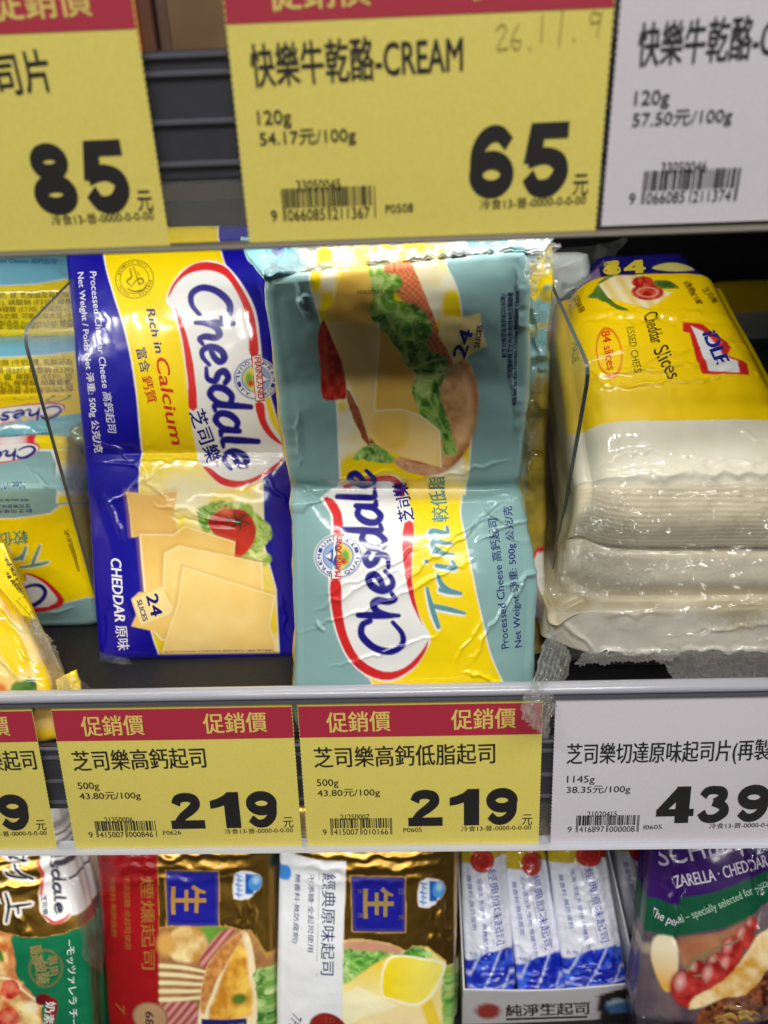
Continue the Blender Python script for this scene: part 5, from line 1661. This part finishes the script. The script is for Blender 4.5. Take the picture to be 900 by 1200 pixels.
        cv.poly(P([(330, 850), (600, 760), (700, 756), (790, 1000), (330, 1100)]), S(252, 232, 170), 0, soft=1.5)
        cv.poly(P([(690, 750), (740, 720), (790, 860), (790, 1000), (730, 870)]), S(246, 214, 60), 0, soft=2)
        cv.poly(P([(-60, -200), (346, -200), (346, 80), (332, 440), (326, 860), (324, 1200), (-60, 1200)]), S(232, 234, 236))
        cv.poly([(xa - 40, 900), (xb + 30, 900), (xb + 30, 1002), (xa + 70, 1004), (xa + 40, 1003), (xa + 8, 998), (xa - 40, 998)], GOLD)
        char_square(cv, P([(365, 0)])[0][0], 1020, P([(620, 0)])[0][0], 1086, 2)
        maker_badge(cv, P([(735, 0)])[0][0], 1039, 16)
        cv.ell(*P([(62, 150)])[0], 6, 9, S(60, 140, 220))
        cv.poly(P([(172, 860), (185, 810), (230, 780), (280, 785), (325, 815), (350, 860), (380, 1000), (180, 1000)]), cv.mix(S(120, 14, 14), S(160, 40, 30), cv.n(.1, 3)), 3)
        n_ = ink(56, 62, 110)
        d.text('經典原味起司', P([(240, 132)])[0], P([(232, 600)])[0], 14, n_, .006)
        d.text('不添糖·全起司使用', P([(172, 140)])[0], P([(168, 500)])[0], 6, n_)
        d.text('無香料·無防腐劑)', P([(108, 145)])[0], P([(95, 470)])[0], 6, n_)
        d.line(P([(222, 130), (208, 610)]), .5, ink(150, 150, 170))
        big_char(d, P([(425, 0)])[0][0], 1034, P([(565, 0)])[0][0], 1070, ink(150, 126, 70, .35, .3))
        for t, q in (('日', (590, 200)), ('式', (590, 320)), ('天', (400, 200)), ('然', (400, 310))):
            a, b = P([q])[0]
            d.text(t, (a, b), (a, b + 6), 6, ink(120, 104, 90))
        d.text('7片', P([(95, 800)])[0], P([(80, 870)])[0], 13, ink(40, 44, 80), 0, .2)
        d.text('日本', P([(250, 800)])[0], P([(250, 870)])[0], 11, ink(150, 70, 50), .01)
    o = body('wrapper', sf, .028, M['foil'], root, cv.c, None, .005, .0012, 5)
    set_foil(o)
    if full:
        d.build('lettering', sf, root)
    return root


def plate(name, c4, th, mat, parent, inward):
    a = [np.asarray(p, float) for p in c4]
    n = np.asarray(inward, float); n /= np.linalg.norm(n)
    V = a + [p + n * th for p in a]
    F = [[0, 1, 2, 3], [7, 6, 5, 4], [0, 4, 5, 1], [1, 5, 6, 2], [2, 6, 7, 3], [3, 7, 4, 0]]
    o = mesh_obj(name, V, F, mat, parent)
    bm = bmesh.new(); bm.from_mesh(o.data)
    bmesh.ops.recalc_face_normals(bm, faces=bm.faces)
    bm.to_mesh(o.data); bm.free()
    return o


def stick(label, rows, red, seed, dim=False, txt=True):
    P0 = rows_surface(rows, .0006, inset=.0024)
    PX = project(P0)
    (lx0, ly0, _), (rx0, _, _) = rows[0]; (lx1, ly1, _), (rx1, _, _) = rows[-1]
    ln = [(lx1, ly1 - 30 + j * 8, rx1, ly1 - 34 + j * 8, 2, .0012) for j in range(4)]
    H = pillow(P0, .004, 3, 6) + ridges(PX, ln) + crumple(PX, .06, .0012, seed)
    sf = Surf(P0, H)

    def uv(u, v):
        return ((lx0 * (1 - u) + rx0 * u) * (1 - v) + (lx1 * (1 - u) + rx1 * u) * v, ly0 * (1 - v) + ly1 * v)
    cv = Canvas(PX[..., 0], PX[..., 1], S(226, 228, 240))
    U = lambda q: [uv(a, b) for a, b in q]
    cv.poly(U([(-.3, -.3), (1.3, -.3), (1.3, .19), (.9, .19), (.55, .23), (-.3, .25)]), S(196, 170, 40))
    cv.poly(U([(-.3, -.3), (1.3, -.3), (1.3, .05), (-.3, .09)]), S(90, 50, 30))
    cx, cy = uv(*red)
    cv.ell(cx, cy, (rx0 - lx0) * .27, 14, S(170, 36, 30)); cv.ell(cx, cy, (rx0 - lx0) * .2, 10, S(200, 80, 60), ring=1.2)
    f = cv.n(.15, seed)
    bl = cv.mix(S(16, 36, 170), S(60, 100, 220), np.clip((f - .4) * 3, 0, 1))
    cv.poly(U([(-.3, .80), (.1, .80), (.45, .74), (.9, .72), (1.0, .76), (1.3, .78), (1.3, 1.3), (-.3, 1.3)]), bl, 0, soft=1)
    for k in range(3):
        a = U([(-.2 + k * .4, 1.05), (.35 + k * .4, .72)])
        cv.stroke(a, 2.2, S(190, 200, 236), 0, soft=1)
    cv.stroke(U([(-.1, .92), (.4, .97), (1.1, .90)]), 2, S(220, 228, 250), soft=1.5, alpha=.7)
    root = thing('cheese_stick', label, 'cheese stick', at((lx1 + rx1) / 2, ly1, rows[-1][0][2]), 'wrapped cheese sticks on the bottom shelf')
    body('wrapper', sf, .018, M['crink'] if not dim else M['print'], root, cv.c, None, .003, .0008, seed)
    if txt:
        d = Decal()
        n_ = ink(70, 84, 170)
        d.text('經典原味起司', uv(.56, .27), uv(.66, .70), 9.5, n_, .006)
        d.text('北海道生乳使用·無糖配方', uv(.30, .27), uv(.40, .74), 4.6, n_)
        d.text('無香料·無防腐劑', uv(.10, .31), uv(.17, .62), 4.6, n_)
        d.text('大包入', uv(.06, .775), uv(.36, .765), 4.6, n_)
        d.line([uv(.50, .27), uv(.60, .70)], .4, n_)
        d.build('lettering', sf, root)
    return root


def carton_box():
    fl, fr = at(543, 1160, .400), at(749, 1152, .400)
    bl, br = at(534, 960, .432), at(704, 955, .432)
    dn = np.array([0, .004, -.055])
    root = thing('display_carton', 'open white display carton holding the blue and white cheese sticks', 'carton', (fl + fr) / 2 + dn, GB)
    card = pbr('white_card', (214, 214, 220), .6, bump=.05, bscale=300, var=.08)
    fw = fr - fl
    # front wall with a slightly dipped top edge, printed
    n = 40
    u = np.linspace(0, 1, n + 1)
    top = fl + fw * u[:, None] + np.array([0, 0, -1.0]) * (.0035 * np.sin(np.pi * u))[:, None]
    rowsP = np.stack([top + dn * t for t in np.linspace(0, 1, 30)], 0)
    sf = Surf(rowsP)
    PX = sf.PX
    cv = Canvas(PX[..., 0], PX[..., 1], S(222, 220, 222))
    cv.poly([(700, 1167), (760, 1150), (760, 1260), (710, 1200), (708, 1260)], S(52, 44, 46))
    cv.ell(572, 1185, 15, 9, S(176, 66, 56), soft=1)
    cv.ell(724, 1178, 12, 8, S(200, 220, 240)); cv.poly([(712, 1178), (737, 1174), (737, 1186), (712, 1188)], S(90, 140, 200))
    front = body('front_wall', sf, .0008, M['paperprint'], root, cv.c, None, .0002)
    d = Decal()
    d.text('純淨生起司', (593, 1190), (690, 1187), 12, ink(40, 30, 30, .6, 0), .03)
    d.text('JAPAN QUALITY', (630, 1179), (693, 1176), 2.6, ink(40, 30, 30, .6, 0), .02)
    d.quad([(593, 1193), (688, 1190), (688, 1192.5), (593, 1195.5)], ink(40, 30, 30, .6, 0))
    d.build('lettering', sf, front)
    plate('side_wall', [fr + np.array([0, .0006, 0]), br, br + dn * .9, fr + dn], .0008, card, root, fl - fr)
    plate('side_wall', [fl + np.array([0, .0006, 0]), bl, bl + dn * .9, fl + dn], .0008, card, root, fr - fl)
    plate('floor', [fl + dn, fr + dn, br + dn, bl + dn], .0008, card, root, (0, 0, 1))
    stick('blue and white cheese stick at the left wall of the carton', [((539, 962, .424), (590, 960, .424)), ((548, 1166, .405), (604, 1162, .405))], (.45, .22), 3)
    stick('cheese stick standing in the middle of the carton, slightly lower', [((588, 970, .424), (634, 968, .424)), ((609, 1170, .406), (664, 1166, .406))], (.62, .20), 6)
    stick('narrow cheese stick squeezed behind the middle one in the carton', [((626, 956, .434), (662, 955, .434)), ((642, 1150, .418), (676, 1150, .418))], (.9, .1), 9, False, False)
    stick('wide cheese stick with glossy blue end at the right wall of the carton', [((640, 962, .420), (702, 960, .420)), ((664, 1162, .403), (737, 1158, .403))], (.70, .19), 12)
    stick('cheese stick in clear film standing outside the carton on its right', [((716, 955, .442), (766, 955, .442)), ((744, 1130, .43), (800, 1128, .43))], (.5, .22), 15, True)


def purple_bag():
    rows = [((770, 940, .385), (985, 925, .372)), ((763, 1030, .380), (985, 1010, .366)), ((756, 1100, .376), (985, 1090, .362)), ((747, 1185, .372), (985, 1180, .362)), ((752, 1250, .376), (985, 1250, .366))]
    P0 = rows_surface(rows, .0006, inset=.003)
    PX = project(P0)
    H = pillow(P0, .010, 2.5, 4) + crumple(PX, .02, .003, 4, False) + ridges(PX, [(795, 1010, 790, 1110, 4, -.0016), (786, 980, 784, 1080, 5, .0016), (870, 985, 880, 1060, 5, .0016), (890, 1000, 880, 1080, 4, -.0012)])
    sf = Surf(P0, H)
    cv = Canvas(PX[..., 0], PX[..., 1], S(54, 14, 100))
    P = lambda q: Z((740, 985), 5.58, q)
    cv.poly(P([(60, 350), (180, 380), (300, 405), (305, 350), (500, 300), (700, 220), (1400, -60), (1400, 160), (893, 320), (700, 480), (290, 600), (280, 630), (60, 580)]), S(14, 84, 56))
    cv.poly(P([(-100, 560), (70, 580), (280, 632), (292, 602), (540, 545), (700, 480), (893, 325), (1400, 150), (1400, 1500), (-100, 1500)]), cv.mix(S(70, 60, 74), S(122, 104, 106), cv.n(.04, 3, 4)))
    cv.poly(P([(300, 610), (540, 548), (700, 480), (780, 460), (600, 620), (450, 720), (330, 800), (290, 700)]), cv.mix(S(150, 90, 60), S(190, 130, 90), cv.n(.05, 5)), 2, soft=4)
    cr = cv.mix(S(236, 224, 190), S(222, 170, 70), np.clip((cv.Y - 1110) / 40, 0, 1))
    cv.poly(P([(125, 700), (150, 630), (200, 605), (280, 632), (285, 800), (250, 930), (205, 955), (165, 890), (130, 780)]), cr, 3, soft=1.5)
    tm = cv.mix(S(150, 20, 20), S(210, 70, 60), np.clip((cv.n(.08, 9) - .3) * 2.2, 0, 1))
    for x, y, r in ((745, 500, 40), (700, 570, 58), (620, 650, 66), (520, 740, 60), (600, 760, 70), (400, 800, 62), (500, 840, 88), (340, 920, 104)):
        a, b = P([(x, y)])[0]
        cv.ell(a, b, r / 5.58, r / 5.58 * 1.15, tm, soft=1.2)
        cv.ell(a - r / 13, b - r / 14, r / 22, r / 12, S(236, 190, 180), .3, soft=3, alpha=.7)
        cv.ell(a, b, r / 5.4, r / 4.9, S(110, 14, 14), soft=2, alpha=.5, ring=1.5)
    for q in ([(340, 800), (400, 720), (480, 690), (540, 720)], [(400, 720), (520, 640), (640, 600), (700, 540)], [(330, 780), (350, 740)], [(540, 600), (560, 560)], [(420, 820), (380, 830)]):
        cv.stroke(P(q), [2.4, 2, 1.2], S(120, 128, 84))
    meat = cv.mix(S(60, 28, 14), S(150, 84, 50), np.clip((cv.n(.16, 7, 4) - .35) * 3, 0, 1))
    cv.poly(P([(375, 1170), (390, 1090), (450, 1010), (560, 950), (700, 900), (800, 800), (1400, 700), (1400, 1100), (893, 1050), (600, 1120), (480, 1180)]), meat, 2, soft=1.2, rough=1.5)
    cru = cv.mix(S(214, 160, 60), S(244, 222, 170), np.clip((cv.n(.06, 12, 4) - .34) * 3, 0, 1))
    cv.poly(P([(345, 1045), (380, 960), (480, 900), (620, 780), (750, 600), (893, 500), (1400, 300), (1400, 760), (893, 740), (800, 830), (700, 930), (560, 950), (450, 1010)]), cru, 2, soft=1.2, rough=1)
    for i in range(16):
        r = random.Random(i)
        x, y = 460 + r.random() * 430, 1000 + r.random() * 120
        cv.stroke(P([(x, y), (x + 40, y - 10), (x + 80, y + 12)]), [2.5, 3, 1.5], S(190, 140, 80) if i % 3 else S(224, 190, 90), soft=1, alpha=.8)
    cv.poly(P([(60, 1150), (380, 1110), (380, 1180), (500, 1190), (800, 1080), (1400, 1000), (1400, 1500), (60, 1500)]), S(26, 18, 36), 0, soft=3)
    root = thing('cheese_bag', 'purple and green bag of grated pizza cheese with tomatoes printed on it', 'cheese bag', at(860, 1250, .37), GB)
    body('bag', sf, .03, M['print'], root, cv.c, None, .004, .0015, 4)
    d = Decal()
    w = ink(222, 214, 232)
    d.text('SCHELLULA', P([(185, 165)])[0], P([(1010, -60)])[0], 24, ink(206, 196, 224), .0)
    d.text('ZARELLA · CHEDDAR', P([(280, 290)])[0], P([(860, 130)])[0], 14, w, .012)
    d.text('CARTON', P([(800, 60)])[0], P([(960, -10)])[0], 8, w)
    d.text('The per', P([(118, 490)])[0], P([(290, 545)])[0], 11, w, .006)
    d.text('al – specially selected for pizza. P', P([(305, 510)])[0], P([(905, 230)])[0], 9.5, ink(170, 200, 180), .004)
    d.build('lettering', sf, root)
    film_sheet('film_seal', [(745, 1180, .366), (800, 1186, .366), (800, 1230, .37), (745, 1230, .37)], M['film'], root, .003, .07, 30, None, 6)
    film_sheet('film_seal', [(850, 1170, .358), (985, 1160, .356), (985, 1230, .36), (850, 1230, .362)], M['film'], root, .004, .05, 36, None, 8)


def green_bag(second=False):
    if second:
        rows = [((10, 950, .418), (118, 945, .418)), ((20, 1100, .415), (116, 1095, .415)), ((20, 1250, .412), (128, 1250, .412))]
    else:
        rows = [((-160, 945, .392), (56, 945, .392)), ((-160, 1030, .388), (80, 1030, .388)), ((-160, 1100, .386), (98, 1098, .386)), ((-160, 1250, .388), (110, 1250, .388))]
    P0 = rows_surface(rows, .0006, inset=.003)
    PX = project(P0)
    H = pillow(P0, .007, 3, 4) + crumple(PX, .022, .003, 4 + second, False) + ridges(PX, [(-50, 1022, 80, 1012, 5, .002), (-50, 1036, 70, 1030, 4, .0018), (25, 1060, 40, 1095, 4, .0012), (-50, 1008, 60, 1000, 4, .0016)])
    sf = Surf(P0, H)
    cv = Canvas(PX[..., 0], PX[..., 1], GOLD)
    P = lambda q: Z((0, 985), 5.58, q)
    if second:
        cv.c[:] = S(200, 186, 150)
        cv.poly([(0, 1085), (140, 1085), (140, 1300), (0, 1300)], S(16, 92, 62), soft=2)
        cv.poly([(56, 985), (84, 985), (92, 1030), (90, 1068), (76, 1060), (64, 1020)], S(236, 206, 206), 3, soft=2)
        cv.stroke([(84, 1000), (92, 1030), (86, 1062)], 4, S(206, 130, 130), soft=2)
        cv.ell(88, 1029, 4, 6, S(90, 120, 190), soft=2)
        for i in range(5):
            cv.stroke([(100, 1150 + i * 14), (120, 1146 + i * 14)], 3, S(10, 60, 46), soft=2)
        root = thing('cheese_bag', 'dull green and gold bag half hidden behind the bottom left pizza bag', 'cheese bag', at(60, 1250, .412), GB)
        o = body('bag', sf, .02, M['foil'], root, cv.c, None, .004, .001, 5)
        set_foil(o)
        return
    cv.poly(P([(-700, 480), (60, 560), (180, 590), (300, 604), (430, 595), (500, 570), (900, 540), (900, 1600), (-700, 1600)]), S(10, 112, 72))
    pz = cv.mix(S(206, 100, 40), S(250, 226, 150), np.clip((cv.n(.07, 3, 4) - .3) * 2.6, 0, 1))
    cv.poly(P([(-700, 520), (60, 555), (110, 600), (140, 720), (150, 840), (240, 950), (300, 1050), (295, 1200), (280, 1500), (-700, 1500)]), cv.mix(S(180, 70, 24), S(236, 170, 100), cv.n(.15, 5)), 2, rough=1.5)
    cv.poly(P([(-700, 560), (40, 580), (80, 640), (90, 830), (0, 850), (-700, 840)]), pz, 2, rough=2, soft=2)
    cv.poly(P([(-700, 870), (100, 850), (180, 920), (270, 1040), (280, 1500), (-700, 1500)]), pz, 2, rough=2, soft=2)
    cv.stroke(P([(-100, 860), (90, 850), (190, 930), (300, 1040)]), 2.5, S(252, 240, 200), soft=1.2)
    cv.poly(P([(-20, 630), (40, 660), (66, 740), (20, 710)]), S(70, 130, 30), 3)
    for x, y, r in ((108, 920, 58), (90, 1110, 66), (-10, 790, 52)):
        a, b = P([(x, y)])[0]
        cv.ell(a, b, r / 5.58, r / 5.0, cv.mix(S(190, 20, 24), S(236, 110, 80), np.clip((cv.n(.2, 8) - .4) * 3, 0, 1)), soft=1)
        cv.ell(a + 1, b - 2, r / 9, r / 10, S(240, 150, 110), soft=3, alpha=.6)
    cv.ell(*P([(230, 1050)])[0], 9, 8, S(248, 236, 190), soft=3)
    cv.poly(P([(320, 960), (395, 1010), (400, 1060), (370, 1200), (365, 1260), (300, 1250), (335, 1080)]), S(132, 14, 22))
    cv.ell(*P([(300, 1000)])[0], 7, 7, S(110, 10, 20))
    # logo patch
    cv.poly(P([(280, -200), (275, 60), (300, 200), (275, 330), (285, 440), (330, 510), (380, 530), (440, 515), (480, 480), (460, 300), (400, 100), (380, -200)]), WHT, 0)
    cv.stroke(P([(310, 470), (370, 520), (430, 505), (455, 480)]), [2, 4, 2], S(214, 60, 60))
    cv.stroke(P([(270, 120), (298, 200), (290, 330)]), [2, 3.4, 3], S(214, 60, 60))
    script(cv, 'Chesdale', P([(310, -160)])[0], P([(375, 465)])[0], 11, 3, S(30, 26, 60), .1)
    # brush characters with a white edge
    ch = [[(150, 20), (100, 70), (110, 90)], [(60, 60), (200, 110)], [(90, 170), (110, 200), (200, 220)], [(130, 130), (180, 190), (240, 230)], [(185, 70), (185, 110)],
          [(80, 310), (100, 390), (85, 490)], [(95, 395), (160, 390), (230, 385)], [(155, 392), (160, 440)]]
    for st in ch:
        cv.stroke(P(st), 7, S(240, 240, 240), 6, soft=1)
    for st in ch:
        cv.stroke(P(st), [2.6, 3.6, 2.8], S(16, 20, 16), 6)
    cv.ell(*P([(325, 800)])[0], 17, 21, S(120, 110, 60), -.2, ring=2)
    root = thing('cheese_bag', 'gold and green pizza cheese bag with brush lettering at the bottom left', 'cheese bag', at(-20, 1250, .388), GB)
    o = body('bag', sf, .03, M['foil'], root, cv.c, None, .004, .0015, 5)
    set_foil(o)
    d = Decal()
    w = ink(230, 236, 230)
    d.text('~モッツァレラ チーズ', P([(446, 640)])[0], P([(478, 1270)])[0], 8, w, .014)
    d.text('奶素', P([(330, 1015)])[0], P([(316, 1160)])[0], 10, w, .014)
    br = ink(150, 132, 80)
    d.text('嚴選', P([(235, 650)])[0], P([(250, 760)])[0], 11, br, .03)
    d.text('披薩', P([(265, 750)])[0], P([(280, 900)])[0], 12, br, .03)
    d.text('專用', P([(335, 720)])[0], P([(345, 850)])[0], 10, br, .03)
    d.text('チーズ', P([(10, 230)])[0], P([(20, 380)])[0], 7, w, .014)
    d.text('芝司樂', P([(290, 340)])[0], P([(305, 465)])[0], 5, ink(60, 60, 80), .01)
    d.build('lettering', sf, root)
    film_sheet('film_seal', [(56, 985, .386), (118, 985, .400), (122, 1140, .395), (104, 1130, .382)], M['film'], root, .003, .03, 40, None, 6)


# ================================================================== boxes on the upper shelf, seen between the tags
def upper_boxes():
    for x0, x1, lab, c1, c2 in ((-.104, -.0765, 'dark brown box with an orange panel on the upper shelf, left of the gap', (96, 52, 24), (176, 92, 20)), (-.0755, -.040, 'plain dim brown box on the upper shelf behind the yellow 65 tag', (92, 66, 46), (120, 92, 58))):
        root = thing('food_box', lab, 'box', ((x0 + x1) / 2, .07, .2450), 'brown boxes on the upper shelf')
        box('carton', x0, x1, .045, .10, .2450, .315, pbr('brown_card', c1, .5, coat=.3, var=.3, bscale=40), root, .0012)
        box('panel', x0 + .004, x1 - .004, .0440, .0449, .250, .285, pbr('orange_card', c2, .45, coat=.3, var=.4, bscale=60), root, .0003)


blue_pack()
teal_pack()
left_packs()
behind_packs()
divider('clear acrylic divider with a clipped corner left of the blue pack', (26, 388), (86, 326), .088, .0115, (110, 690))
divider('clear acrylic divider with a clipped corner left of the right cheese block', (691, 432), (634, 306), .056, .0115, (654, 640))
loaf()
left_bag()
foil_pack('red', 'red and gold foil cheese pack with a toast picture, bottom row', [((110, 948, .408), (316, 942, .408)), ((132, 1245, .400), (320, 1245, .400))])
foil_pack('white', 'white and gold foil cheese pack with a cheese roll picture, bottom row', [((331, 948, .398), (534, 942, .398)), ((327, 1245, .394), (528, 1245, .394))])
foil_pack('white', 'white cheese pack mostly hidden behind the red foil pack', [((292, 950, .436), (340, 948, .436)), ((300, 1240, .43), (336, 1240, .43))], full=False)
foil_pack('white', 'narrow slice of a cheese pack showing behind the white foil pack', [((340, 948, .426), (540, 944, .426)), ((336, 1200, .420), (533, 1200, .420))], full=False)
carton_box()
purple_bag()
green_bag(True)
green_bag()
upper_boxes()
